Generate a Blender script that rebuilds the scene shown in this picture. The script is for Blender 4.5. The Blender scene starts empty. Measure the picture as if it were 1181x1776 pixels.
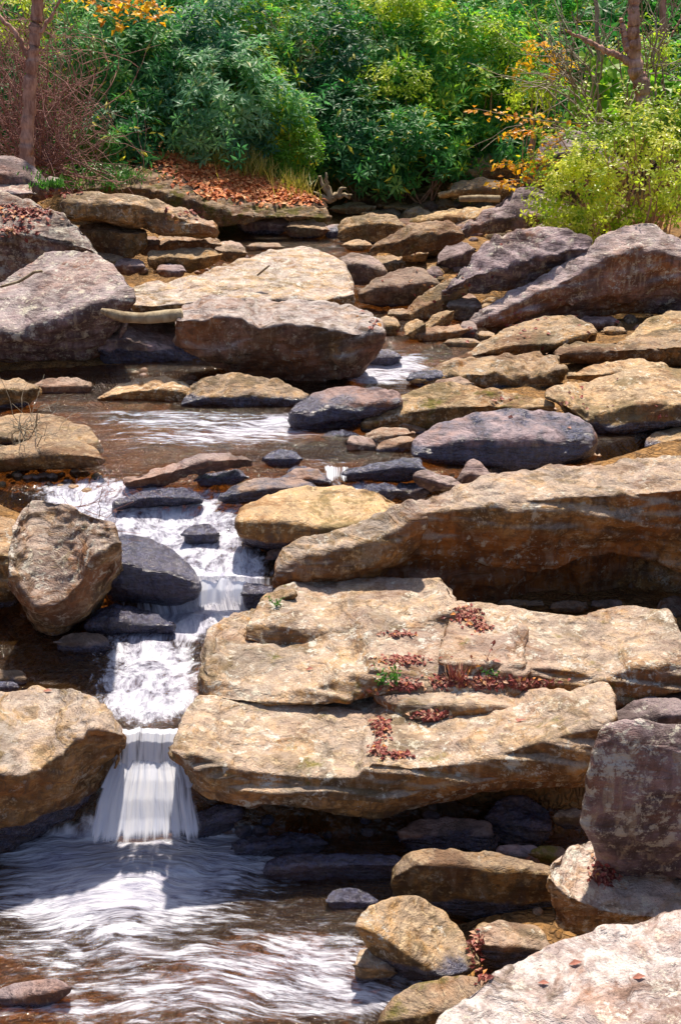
import bpy, math, random
import numpy as np
from mathutils import Vector, noise as mnoise
from mathutils.bvhtree import BVHTree
R = math.radians
scene = bpy.context.scene
col = scene.collection
rng = np.random.default_rng(7)
random.seed(7)

# ---------------------------------------------------------------- camera
CAM_H, PITCH, FPX = 3.5, 20.0, 2092.0
cd = bpy.data.cameras.new('camera')
cam = bpy.data.objects.new('camera', cd); col.objects.link(cam)
cam.location = (0, 0, CAM_H)
cam.rotation_euler = (R(90 - PITCH), 0, 0)
cd.sensor_fit = 'VERTICAL'; cd.sensor_height = 24.0
cd.lens = FPX / 1776.0 * 24.0
cd.clip_start = 0.05; cd.clip_end = 500
scene.camera = cam

# ---------------------------------------------------------------- light
SUN_EL, SUN_AZ = 69.0, 8.0       # azimuth measured from +Y (up the stream) towards +X
w = bpy.data.worlds.new('World'); scene.world = w; w.use_nodes = True
wn = w.node_tree.nodes; wl = w.node_tree.links
wn.clear()
sky = wn.new('ShaderNodeTexSky'); sky.sky_type = 'NISHITA'; sky.sun_disc = False
sky.sun_elevation = R(SUN_EL); sky.sun_rotation = R(SUN_AZ)
sky.air_density = 1.0; sky.dust_density = 2.0
bg = wn.new('ShaderNodeBackground'); bg.inputs['Strength'].default_value = 0.09
wo = wn.new('ShaderNodeOutputWorld')
wl.new(sky.outputs[0], bg.inputs[0]); wl.new(bg.outputs[0], wo.inputs[0])
ld = bpy.data.lights.new('sun', 'SUN'); ld.energy = 4.2; ld.angle = R(2.0); ld.color = (1.0, 0.89, 0.74)
lo = bpy.data.objects.new('sun', ld); col.objects.link(lo)
sd = Vector((math.sin(R(SUN_AZ))*math.cos(R(SUN_EL)), math.cos(R(SUN_AZ))*math.cos(R(SUN_EL)), math.sin(R(SUN_EL))))
lo.rotation_euler = sd.to_track_quat('Z', 'Y').to_euler()
scene.view_settings.view_transform = 'Standard'
scene.view_settings.look = 'None'
scene.view_settings.gamma = 1.0
scene.view_settings.exposure = 0.78
scene.cycles.max_bounces = 8
scene.cycles.transparent_max_bounces = 16

# ---------------------------------------------------------------- geometry of the view, used to survey positions
ct, st = math.cos(R(PITCH)), math.sin(R(PITCH))
def ray(px, py):
    """pixel of the photograph -> (kx, m): x = kx*Y, z = CAM_H - m*Y"""
    u = (px - 590.5) / FPX; v = (888.0 - py) / FPX
    fy = ct + v*st; fz = -st + v*ct
    return u/fy, -fz/fy
def P(px, py, Y):
    k, m = ray(px, py); return np.array([k*Y, Y, CAM_H - m*Y])
def PZ(px, py, z):
    k, m = ray(px, py); Y = (CAM_H - z)/m; return np.array([k*Y, Y, z])
LEV = [(1776, 0.0), (1450, 0.0), (1268, 0.50), (1062, 0.55), (1004, 0.76), (850, 0.97), (820, 1.0), (650, 1.02),
       (610, 1.12), (545, 1.14), (440, 1.48), (380, 1.55), (330, 1.75)]
LY = [PZ(590, p, z)[1] for p, z in LEV]
LZ = [z for p, z in LEV]
def g(py):
    """distance of the ground / water surface seen at photograph row py"""
    ps = [p for p, z in LEV][::-1]
    return float(np.interp(py, ps, LY[::-1])) if py <= 1776 else float(PZ(590, py, 0)[1])
def W(Y):
    return np.interp(Y, LY, LZ)
# water channel edges (photograph x at rows)
CH = [(1776, -700, 720), (1600, -600, 680), (1480, -300, 1150), (1450, -200, 1150), (1330, 130, 420), (1268, 190, 350), (1200, -300, 400), (1062, -200, 440),
      (1000, 180, 440), (900, 180, 440), (850, 60, 600), (820, 40, 800), (760, -200, 1100), (690, -200, 720), (650, -100, 760), (610, 560, 860), (545, 600, 800),
      (440, 330, 620), (380, 400, 640), (345, 480, 600)]
cy = [g(p) for p, a, b in CH]
cl_ = [ray(a, p)[0]*g(p) for p, a, b in CH]
cr_ = [ray(b, p)[0]*g(p) for p, a, b in CH]

# ---------------------------------------------------------------- noise
def _h(i, j, k, s):
    n = (i*374761393 + j*668265263 + k*1274126177 + s*974711) & 0xffffffff
    n = ((n ^ (n >> 13))*1274126177) & 0xffffffff
    n = ((n ^ (n >> 16))*2246822519) & 0xffffffff
    return ((n ^ (n >> 15)) & 0xffffff).astype(np.float64)/0xffffff
def vn(p, s=0):
    f = np.floor(p); i = f.astype(np.int64); t = p - f; t = t*t*t*(t*(t*6-15)+10)
    x, y, z = i[:,0], i[:,1], i[:,2]; r = 0
    for a in (0,1):
        wa = t[:,0] if a else 1-t[:,0]
        for b in (0,1):
            wb = t[:,1] if b else 1-t[:,1]
            for c in (0,1):
                wc = t[:,2] if c else 1-t[:,2]
                r = r + wa*wb*wc*_h(x+a, y+b, z+c, s)
    return r*2-1
def fbm(p, o=4, s=0, gain=.5):
    r = 0; a = 1; q = p.copy(); tot = 0
    for k in range(o):
        r = r + a*vn(q, s+k*17); tot += a; q = q*2.03+3.1; a *= gain
    return r/tot
def ridge(p, o=4, s=0):
    r = 0; a = 1; q = p.copy(); tot = 0
    for k in range(o):
        r = r + a*(1-2*np.abs(vn(q, s+k*17))); tot += a; q = q*2.07+1.7; a *= .5
    return r/tot
def facet(p, s=0):
    """planar facets: every worley cell tilts its own way -> chipped rock"""
    i = np.floor(p).astype(np.int64)
    best = np.full(len(p), 9e9); out = np.zeros(len(p)); b2 = np.full(len(p), 9e9)
    for a in (-1,0,1):
        for b in (-1,0,1):
            for c in (-1,0,1):
                x, y, z = i[:,0]+a, i[:,1]+b, i[:,2]+c
                cx = x+_h(x,y,z,s+1); cyy = y+_h(x,y,z,s+2); cz = z+_h(x,y,z,s+3)
                dx, dy, dz = p[:,0]-cx, p[:,1]-cyy, p[:,2]-cz
                d = dx*dx+dy*dy+dz*dz
                v = dx*(_h(x,y,z,s+4)-.5)+dy*(_h(x,y,z,s+5)-.5)+dz*(_h(x,y,z,s+6)-.5)+(_h(x,y,z,s+7)-.5)*.25
                m = d < best
                b2 = np.where(m, best, np.minimum(b2, d))
                out = np.where(m, v, out); best = np.where(m, d, best)
    e = np.clip((np.sqrt(b2)-np.sqrt(best))*9, 0, 1)
    return out*np.sqrt(e) - (1-e)*.13

# ---------------------------------------------------------------- object helpers
def mesh_np(name, V, F, mat=None, parent=None, smooth=True, attrs=None, link=True):
    V = np.asarray(V, dtype=np.float32); F = np.asarray(F, dtype=np.int32)
    me = bpy.data.meshes.new(name)
    me.vertices.add(len(V)); me.vertices.foreach_set('co', V.ravel())
    n = F.shape[1]
    me.loops.add(F.size); me.loops.foreach_set('vertex_index', F.ravel())
    me.polygons.add(len(F))
    me.polygons.foreach_set('loop_start', np.arange(0, F.size, n, dtype=np.int32))
    me.polygons.foreach_set('loop_total', np.full(len(F), n, dtype=np.int32))
    me.polygons.foreach_set('use_smooth', np.full(len(F), smooth, dtype=bool))
    for k, v in (attrs or {}).items():
        v = np.asarray(v, dtype=np.float32)
        if v.ndim == 1:
            a = me.attributes.new(k, 'FLOAT', 'POINT'); a.data.foreach_set('value', v)
        else:
            a = me.attributes.new(k, 'FLOAT_VECTOR', 'POINT'); a.data.foreach_set('vector', v.ravel())
    me.update(calc_edges=True); me.validate()
    if mat: me.materials.append(mat)
    o = bpy.data.objects.new(name, me)
    if link: col.objects.link(o)
    if parent: o.parent = parent
    return o
def tag(o, label=None, cat=None, group=None, kind=None):
    if label: o['label'] = label
    if cat: o['category'] = cat
    if group: o['group'] = group
    if kind: o['kind'] = kind
    return o
def empty(name, loc, label, cat, group=None):
    o = bpy.data.objects.new(name, None); col.objects.link(o); o.location = loc
    o.empty_display_size = .1
    return tag(o, label, cat, group)

class Tubes:
    """tapered polylines collected into one mesh"""
    def __init__(s, n=6): s.V = []; s.F = []; s.c = 0; s.n = n
    def add(s, pts, rad):
        pts = np.asarray(pts, float); m = len(pts); n = s.n
        rad = np.asarray(rad, float)*np.ones(m)
        T = np.gradient(pts, axis=0); T /= np.linalg.norm(T, axis=1)[:,None]+1e-9
        up = np.tile([0.31, 0.2, 0.93], (m,1)); A = np.cross(T, up); A /= np.linalg.norm(A, axis=1)[:,None]+1e-9
        B = np.cross(T, A); an = np.arange(n)/n*2*math.pi
        ring = pts[:,None,:] + rad[:,None,None]*(A[:,None,:]*np.cos(an)[None,:,None]+B[:,None,:]*np.sin(an)[None,:,None])
        s.V.append(ring.reshape(-1,3))
        i = np.arange(m-1)[:,None]*n; j = np.arange(n)[None,:]
        a = i+j; b = i+(j+1)%n
        s.F.append(np.stack([a, b, b+n, a+n], -1).reshape(-1,4)+s.c); s.c += m*n
    def build(s, name, mat, parent=None, origin=(0,0,0)):
        return mesh_np(name, np.concatenate(s.V)-np.array(origin), np.concatenate(s.F), mat, parent)

# ---------------------------------------------------------------- node helpers
class NT:
    def __init__(s, name):
        s.m = bpy.data.materials.new(name); s.m.use_nodes = True
        s.t = s.m.node_tree; s.t.nodes.clear(); s.out = s.t.nodes.new('ShaderNodeOutputMaterial')
    def n(s, t, **k):
        nd = s.t.nodes.new(t)
        for a, b in k.items(): setattr(nd, a, b)
        return nd
    def l(s, a, b): s.t.links.new(a, b)
    def val(s, sock, v):
        if hasattr(v, 'is_output') or hasattr(v, 'links'): s.l(v, sock)
        else: sock.default_value = v
    def noise(s, scale, vec=None, detail=4, rough=.55, dist=0.0):
        n = s.n('ShaderNodeTexNoise'); n.inputs['Scale'].default_value = scale
        n.inputs['Detail'].default_value = detail; n.inputs['Roughness'].default_value = rough
        n.inputs['Distortion'].default_value = dist
        if vec is not None: s.l(vec, n.inputs['Vector'])
        return n.outputs['Fac']
    def vor(s, scale, vec=None, feat='F1', out='Distance'):
        n = s.n('ShaderNodeTexVoronoi', feature=feat); n.inputs['Scale'].default_value = scale
        if vec is not None: s.l(vec, n.inputs['Vector'])
        return n.outputs[out]
    def rng(s, v, a, b, c=0.0, d=1.0, smooth=True):
        n = s.n('ShaderNodeMapRange'); n.interpolation_type = 'SMOOTHSTEP' if smooth else 'LINEAR'
        s.val(n.inputs[0], v)
        for i, x in enumerate((a, b, c, d)): s.val(n.inputs[i+1], x)
        return n.outputs[0]
    def mth(s, op, a, b=0.0, c=None, clamp=False):
        n = s.n('ShaderNodeMath', operation=op); n.use_clamp = clamp
        s.val(n.inputs[0], a); s.val(n.inputs[1], b)
        if c is not None: s.val(n.inputs[2], c)
        return n.outputs[0]
    def mix(s, f, a, b, mode='MIX'):
        n = s.n('ShaderNodeMix', data_type='RGBA', blend_type=mode)
        s.val(n.inputs[0], f)
        for sock, v in ((n.inputs[6], a), (n.inputs[7], b)):
            if isinstance(v, tuple): sock.default_value = (*v, 1.0) if len(v) == 3 else v
            else: s.l(v, sock)
        return n.outputs[2]
    def attr(s, name, typ='GEOMETRY', out='Fac'):
        n = s.n('ShaderNodeAttribute', attribute_name=name, attribute_type=typ); return n.outputs[out]
    def pos(s): return s.n('ShaderNodeNewGeometry').outputs['Position']
    def scalev(s, v, sc):
        n = s.n('ShaderNodeVectorMath', operation='MULTIPLY'); s.l(v, n.inputs[0]); n.inputs[1].default_value = sc
        return n.outputs[0]
    def addv(s, v, v2):
        n = s.n('ShaderNodeVectorMath', operation='ADD'); s.l(v, n.inputs[0]); s.l(v2, n.inputs[1]); return n.outputs[0]
    def bump(s, h, strength=.5, dist=.02, normal=None):
        n = s.n('ShaderNodeBump'); n.inputs['Strength'].default_value = strength; n.inputs['Distance'].default_value = dist
        s.l(h, n.inputs['Height'])
        if normal is not None: s.l(normal, n.inputs['Normal'])
        return n.outputs[0]
    def pbr(s, colr, rough=.8, normal=None, spec=.3, **k):
        p = s.n('ShaderNodeBsdfPrincipled')
        if isinstance(colr, tuple): p.inputs['Base Color'].default_value = (*colr, 1)
        else: s.l(colr, p.inputs['Base Color'])
        s.val(p.inputs['Roughness'], rough); s.val(p.inputs['Specular IOR Level'], spec)
        if normal is not None: s.l(normal, p.inputs['Normal'])
        return p
    def done(s, sh): s.l(sh, s.out.inputs['Surface']); return s.m

# ---------------------------------------------------------------- materials
def rock_material():
    t = NT('rock')
    pos = t.pos()
    tone = t.attr('tone', 'OBJECT'); lich = t.attr('lichen', 'OBJECT'); moss = t.attr('moss', 'OBJECT')
    rust = t.attr('rust', 'OBJECT'); pale = t.attr('pale', 'OBJECT'); wetg = t.attr('wet', 'OBJECT'); brt = t.attr('bright', 'OBJECT'); seed = t.attr('seed', 'OBJECT')
    wetv = t.attr('wetv')
    cx = t.n('ShaderNodeCombineXYZ'); t.l(seed, cx.inputs[0]); t.l(seed, cx.inputs[1])
    p = t.addv(pos, cx.outputs[0])
    n1 = t.noise(1.3, p, 5, .6, .5)
    n2 = t.noise(5.0, p, 6, .65, .3)
    n3 = t.noise(26.0, p, 6, .7)
    n4 = t.noise(90.0, p, 3, .6)
    pst = t.scalev(p, (1.0, 1.0, 6.0)); nst = t.noise(4.0, pst, 6, .65, 1.0)     # bedding
    streak = t.noise(9.0, t.scalev(p, (2.2, 2.2, .35)), 4, .6, .3)               # run-off stains on steep faces
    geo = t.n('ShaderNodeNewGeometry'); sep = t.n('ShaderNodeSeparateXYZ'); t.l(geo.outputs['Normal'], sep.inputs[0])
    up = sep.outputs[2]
    tan = t.mix(t.rng(n2, .40, .60), (.50, .285, .105), (.15, .09, .042))
    tan = t.mix(t.rng(n1, .50, .64), tan, (.33, .155, .045))
    tan = t.mix(t.rng(n3, .50, .62), tan, (.62, .46, .25))
    n5 = t.noise(13.0, p, 5, .72, .4)
    tan = t.mix(t.mth('MULTIPLY', t.rng(n5, .50, .60), .8), tan, (.115, .08, .045))
    purp = t.mix(t.rng(n2, .38, .62), (.34, .25, .27), (.115, .085, .095))
    purp = t.mix(t.rng(n1, .46, .62), purp, (.29, .135, .075))
    purp = t.mix(t.mth('MULTIPLY', t.rng(n3, .55, .7), .7), purp, (.42, .33, .27))
    tt = t.rng(t.mth('ADD', tone, t.mth('MULTIPLY', t.mth('SUBTRACT', n1, .5), .9)), .35, .65)
    c = t.mix(tt, tan, purp)
    # paler skin on upward faces, browner steep sides of the same stone
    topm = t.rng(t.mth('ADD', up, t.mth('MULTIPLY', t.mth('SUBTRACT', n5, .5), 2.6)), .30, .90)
    top_pale = t.mix(tone, (.60, .445, .275), (.48, .40, .43))
    c = t.mix(t.mth('MULTIPLY', topm, .5), c, top_pale)
    c = t.mix(t.mth('MULTIPLY', t.rng(t.noise(2.4, p, 7, .74, .5), .49, .57), .72), c, t.mix(tone, t.mix(t.rng(n1, .45, .55), (.15, .115, .04), (.22, .11, .045)), (.10, .07, .08)))
    c = t.mix(t.mth('MULTIPLY', rust, t.mth('MULTIPLY', t.rng(up, .62, .05), t.rng(n1, .34, .56))), c, t.mix(t.rng(n2, .4, .6), (.42, .17, .05), (.22, .085, .03)))
    c = t.mix(t.mth('MULTIPLY', pale, t.mth('MULTIPLY', t.rng(up, -.1, .5), t.rng(nst, .60, .44))), c, t.mix(t.rng(n5, .42, .60), (.58, .53, .51), (.34, .28, .27)))
    # dark growth patches, veins and cracks
    c = t.mix(t.mth('MULTIPLY', t.rng(nst, .56, .70), .55), c, (.10, .075, .055))
    crk = t.vor(2.6, t.addv(p, t.scalev(t.n('ShaderNodeTexNoise').outputs['Color'], (.0,.0,.0))), 'DISTANCE_TO_EDGE')
    wob = t.n('ShaderNodeTexNoise'); wob.inputs['Scale'].default_value = 4; t.l(p, wob.inputs['Vector'])
    pw = t.addv(t.scalev(p, (1, 1, 2.2)), t.scalev(wob.outputs['Color'], (.55, .55, .55)))
    crk = t.vor(2.3, pw, 'DISTANCE_TO_EDGE')
    crkm = t.mth('MULTIPLY', t.rng(crk, .0, .014, 1.0, 0.0), t.mth('MULTIPLY', t.rng(n1, .56, .62), t.rng(n2, .46, .54)))
    c = t.mix(t.mth('MULTIPLY', t.rng(streak, .52, .66), t.mth('MULTIPLY', t.rng(up, .5, .1), .6)), c, (.11, .075, .06))
    c = t.mix(t.mth('MULTIPLY', t.rng(streak, .47, .36), t.mth('MULTIPLY', t.rng(up, .55, .15), t.mth('MULTIPLY', tone, .8))), c, (.46, .37, .27))
    c = t.mix(t.mth('MULTIPLY', t.rng(n4, .55, .72), .5), c, (.12, .09, .07))
    # lichen: pale crusts in spots
    lv = t.vor(17.0, t.addv(p, t.scalev(wob.outputs['Color'], (.12, .12, .12))))
    ln = t.noise(3.2, p, 5, .7)
    lm = t.mth('MULTIPLY', t.rng(t.mth('ADD', ln, t.mth('MULTIPLY', lich, .42)), .60, .74), t.rng(t.mth('ADD', t.noise(19.0, p, 6, .78, .6), t.mth('MULTIPLY', n3, .4)), .74, .80))
    lm2 = t.rng(t.mth('ADD', t.noise(7.5, p, 6, .75), t.mth('MULTIPLY', lich, .22)), .66, .72)
    lm = t.mth('MAXIMUM', lm, t.mth('MULTIPLY', lm2, t.rng(lich, .02, .2)))
    c = t.mix(t.mth('MULTIPLY', lm, .85), c, t.mix(t.rng(n2, .4, .6), (.62, .60, .54), (.60, .55, .44)))
    # moss and ochre algae
    mm = t.rng(t.mth('ADD', t.noise(4.0, p, 6, .7), t.mth('MULTIPLY', moss, .4)), .66, .78)
    mm = t.mth('MULTIPLY', mm, t.rng(moss, .02, .15))
    c = t.mix(t.mth('MULTIPLY', mm, .85), c, t.mix(t.rng(n3, .4, .6), (.085, .095, .012), (.20, .16, .03)))
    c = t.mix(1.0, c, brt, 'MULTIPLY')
    # wet: dark, slick; blue of the reflected sky is mixed into the colour
    wet = t.mth('MAXIMUM', wetg, wetv)
    wm = t.rng(t.mth('ADD', wet, t.mth('MULTIPLY', t.mth('SUBTRACT', n2, .5), .9)), .42, .62)
    dark = t.mix(.84, c, t.mix(t.rng(n3, .4, .62), (.010, .015, .040), (.030, .045, .125)))
    c = t.mix(wm, c, dark)
    rough = t.mix(wm, (.85, .85, .85), t.mix(t.rng(n3, .35, .65), (.10, .10, .10), (.36, .36, .36)))
    h = t.mth('ADD', t.mth('MULTIPLY', n3, .5), t.mth('ADD', t.mth('MULTIPLY', n2, 1.3), t.mth('MULTIPLY', nst, 1.0)))
    h = t.mth('ADD', h, t.mth('MULTIPLY', n4, .18))
    nb = t.bump(h, .85, .045)
    sp = t.mth('ADD', t.mth('MULTIPLY', wm, .85), .15)
    b = t.pbr(c, .8, nb); t.l(rough, b.inputs['Roughness']); t.l(sp, b.inputs['Specular IOR Level'])
    return t.done(b.outputs[0])
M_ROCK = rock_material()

def ground_material():
    t = NT('stream_bed'); p = t.pos()
    n1 = t.noise(1.2, p, 5); n2 = t.noise(9, p, 6, .7); wb = t.n('ShaderNodeTexNoise'); wb.inputs['Scale'].default_value = 6; t.l(p, wb.inputs['Vector']); p2 = t.addv(p, t.scalev(wb.outputs['Color'], (.22, .22, .22)))
    v = t.vor(21, p2, 'F1', 'Color'); vd = t.vor(21, p2, 'DISTANCE_TO_EDGE')
    c = t.mix(t.rng(n2, .35, .65), (.36, .18, .05), (.10, .052, .02))
    sv = t.n('ShaderNodeSeparateColor'); t.l(v, sv.inputs[0])
    c = t.mix(t.mth('MULTIPLY', sv.outputs[0], .5), c, (.42, .25, .11))
    c = t.mix(t.mth('MULTIPLY', t.rng(vd, 0, .1, 1, 0), t.rng(n1, .4, .65, 0, .4)), c, (.05, .03, .018))
    forest = t.attr('forest')
    lf = t.mix(t.rng(t.noise(30, p, 3), .4, .6), (.10, .045, .02), (.03, .022, .012))
    c = t.mix(forest, c, lf)
    h = t.mth('ADD', t.mth('MULTIPLY', t.rng(vd, 0, .25), .6), n2)
    b = t.pbr(c, .9, t.bump(h, .8, .05)); return t.done(b.outputs[0])
M_BED = ground_material()

def water_material():
    """shallow tannin-brown water with foam carried on it"""
    t = NT('stream_water'); p = t.pos()
    foam = t.attr('foam'); flow = t.attr('flow', 'GEOMETRY', 'Vector')
    wob = t.n('ShaderNodeTexNoise'); wob.inputs['Scale'].default_value = 1.3; wob.inputs['Detail'].default_value = 3; t.l(p, wob.inputs['Vector'])
    fw = t.addv(flow, t.scalev(wob.outputs['Color'], (.30, .30, 0)))
    s1 = t.noise(1.0, t.scalev(fw, (7.5, 19.0, 1)), 7, .71, .3)
    s2 = t.noise(1.0, t.scalev(fw, (20.0, 55.0, 1)), 4, .62, .2)
    k = t.mth('ADD', t.mth('MULTIPLY', s1, .70), t.mth('MULTIPLY', s2, .30))
    thr = t.mth('SUBTRACT', .74, t.mth('MULTIPLY', foam, .50))
    fm = t.rng(t.mth('SUBTRACT', k, thr), -.09, .13)
    fm = t.mth('MULTIPLY', fm, t.rng(foam, .03, .2))
    fm = t.mth('MAXIMUM', fm, t.mth('MULTIPLY', t.rng(foam, .82, 1.0), t.rng(k, .34, .5, .68, .97)))
    rip = t.noise(1.0, t.scalev(fw, (4.5, 13.0, 1)), 5, .6, .5)
    rip2 = t.noise(1.0, t.scalev(fw, (14.0, 40.0, 1)), 3, .5)
    nb = t.bump(t.mth('ADD', t.mth('ADD', rip, t.mth('MULTIPLY', rip2, .4)), t.mth('MULTIPLY', s2, .5)), .8, .06)
    tr = t.n('ShaderNodeBsdfTransparent'); tr.inputs[0].default_value = (.80, .58, .34, 1)
    df = t.n('ShaderNodeBsdfDiffuse'); df.inputs[0].default_value = (.12, .062, .02, 1)
    body = t.n('ShaderNodeMixShader'); body.inputs[0].default_value = .16
    t.l(tr.outputs[0], body.inputs[1]); t.l(df.outputs[0], body.inputs[2])
    gl = t.n('ShaderNodeBsdfGlossy'); gl.inputs['Roughness'].default_value = .08; t.l(nb, gl.inputs['Normal'])
    fr = t.n('ShaderNodeFresnel'); fr.inputs[0].default_value = 1.33; t.l(nb, fr.inputs['Normal'])
    m1 = t.n('ShaderNodeMixShader'); t.l(t.mth('MULTIPLY', fr.outputs[0], 1.9, clamp=True), m1.inputs[0])
    t.l(body.outputs[0], m1.inputs[1]); t.l(gl.outputs[0], m1.inputs[2])
    fc = t.mix(t.rng(k, .36, .66), (.30, .30, .42), (.72, .73, .80))
    fd = t.pbr(fc, .55, nb, .3)
    m2 = t.n('ShaderNodeMixShader'); t.l(fm, m2.inputs[0]); t.l(m1.outputs[0], m2.inputs[1]); t.l(fd.outputs[0], m2.inputs[2])
    return t.done(m2.outputs[0])
M_WATER = water_material()

def fall_material():
    t = NT('falling_water'); uv = t.attr('flow', 'GEOMETRY', 'Vector'); th = t.attr('foam')
    s1 = t.noise(1.0, t.scalev(uv, (15.0, .8, 1)), 4, .55, .35)
    s2 = t.noise(1.0, t.scalev(uv, (50.0, 1.6, 1)), 3, .5)
    k = t.mth('ADD', t.mth('MULTIPLY', s1, .65), t.mth('MULTIPLY', s2, .35))
    k2 = t.noise(1.0, t.scalev(uv, (5.0, .5, 1)), 3, .5, .6)
    a = t.rng(t.mth('ADD', t.mth('ADD', k, t.mth('MULTIPLY', t.mth('SUBTRACT', k2, .5), .7)), t.mth('MULTIPLY', th, .62)), .60, .88)
    c = t.mix(t.rng(k, .34, .66), (.64, .69, .84), (.84, .85, .90))
    nb = t.bump(k, .5, .03)
    d = t.pbr(c, .4, nb, .4)
    tl = t.n('ShaderNodeBsdfTranslucent'); tl.inputs[0].default_value = (.8, .85, .95, 1)
    ms = t.n('ShaderNodeMixShader'); ms.inputs[0].default_value = .30; t.l(d.outputs[0], ms.inputs[1]); t.l(tl.outputs[0], ms.inputs[2])
    tr = t.n('ShaderNodeBsdfTransparent'); m = t.n('ShaderNodeMixShader')
    t.l(a, m.inputs[0]); t.l(tr.outputs[0], m.inputs[1]); t.l(ms.outputs[0], m.inputs[2])
    return t.done(m.outputs[0])
M_FALL = fall_material()

def leaf_material(name, stops, gloss=.35, trans=.35, rough=.35):
    t = NT(name); v = t.attr('tint')
    cr = t.n('ShaderNodeValToRGB'); e = cr.color_ramp.elements
    for i, (x, c) in enumerate(stops):
        if i < 2: el = e[i]; el.position = x
        else: el = e.new(x)
        el.color = (*c, 1)
    t.l(v, cr.inputs[0])
    cool = t.attr('cool', 'OBJECT'); cc = t.mix(cool, cr.outputs[0], t.mix(t.rng(v, .2, .8), (.025, .12, .10), (.20, .38, .33)))
    b = t.pbr(cc, rough, None, gloss)
    tl = t.n('ShaderNodeBsdfTranslucent'); br = t.mix(1.0, cc, (1.5, 1.7, .9), 'MULTIPLY'); t.l(br, tl.inputs[0])
    m = t.n('ShaderNodeMixShader'); m.inputs[0].default_value = trans
    t.l(b.outputs[0], m.inputs[1]); t.l(tl.outputs[0], m.inputs[2]); return t.done(m.outputs[0])
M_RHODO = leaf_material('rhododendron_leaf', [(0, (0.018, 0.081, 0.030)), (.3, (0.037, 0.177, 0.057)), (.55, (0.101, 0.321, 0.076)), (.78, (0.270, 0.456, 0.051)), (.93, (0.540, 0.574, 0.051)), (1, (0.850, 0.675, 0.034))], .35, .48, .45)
M_SHRUB = leaf_material('shrub_leaf', [(0, (0.092, 0.172, 0.017)), (.35, (0.276, 0.391, 0.034)), (.7, (0.552, 0.575, 0.081)), (1, (0.782, 0.713, 0.184))], .3, .5)
M_BROAD = leaf_material('broad_leaf', [(0, (.06, .17, .02)), (.6, (.15, .33, .03)), (1, (.34, .45, .04))], .3, .5)
M_GOLD = leaf_material('autumn_leaf', [(0, (.55, .20, .02)), (.5, (.72, .36, .02)), (1, (.78, .52, .04))], .2, .45)
M_LITTER = leaf_material('fallen_leaf', [(0, (.10, .022, .018)), (.45, (.27, .06, .05)), (.75, (.38, .16, .12)), (.9, (.48, .30, .2)), (1, (.60, .24, .06))], .25, .1, .5)
M_LITTER2 = leaf_material('bank_leaf', [(0, (.30, .07, .03)), (.5, (.66, .21, .07)), (1, (.80, .42, .18))], .25, .1, .5)
M_GRASS = leaf_material('grass_blade', [(0, (.10, .13, .015)), (.6, (.30, .28, .05)), (1, (.50, .38, .12))], .2, .4)
M_HERB = leaf_material('herb_leaf', [(0, (.03, .12, .02)), (1, (.12, .30, .05))], .3, .4)
def bark_material(name, a, b, sc=20):
    t = NT(name); p = t.pos()
    n = t.noise(sc, t.scalev(p, (1, 1, .25)), 6, .65, .3); n2 = t.noise(3, p, 3)
    c = t.mix(t.rng(n, .35, .65), a, b); c = t.mix(t.mth('MULTIPLY', t.rng(n2, .5, .7), .4), c, tuple(x*1.6 for x in a))
    q = t.pbr(c, .85, t.bump(n, .8, .02)); return t.done(q.outputs[0])
M_BARK = bark_material('bark', (.62, .38, .29), (.30, .16, .12))
M_TWIG = bark_material('red_twig', (.40, .22, .19), (.20, .10, .09))
M_PALE = bark_material('pale_twig', (.38, .33, .24), (.20, .16, .12))
M_DRIFT = bark_material('driftwood', (.40, .33, .22), (.20, .14, .08), 14)

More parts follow.
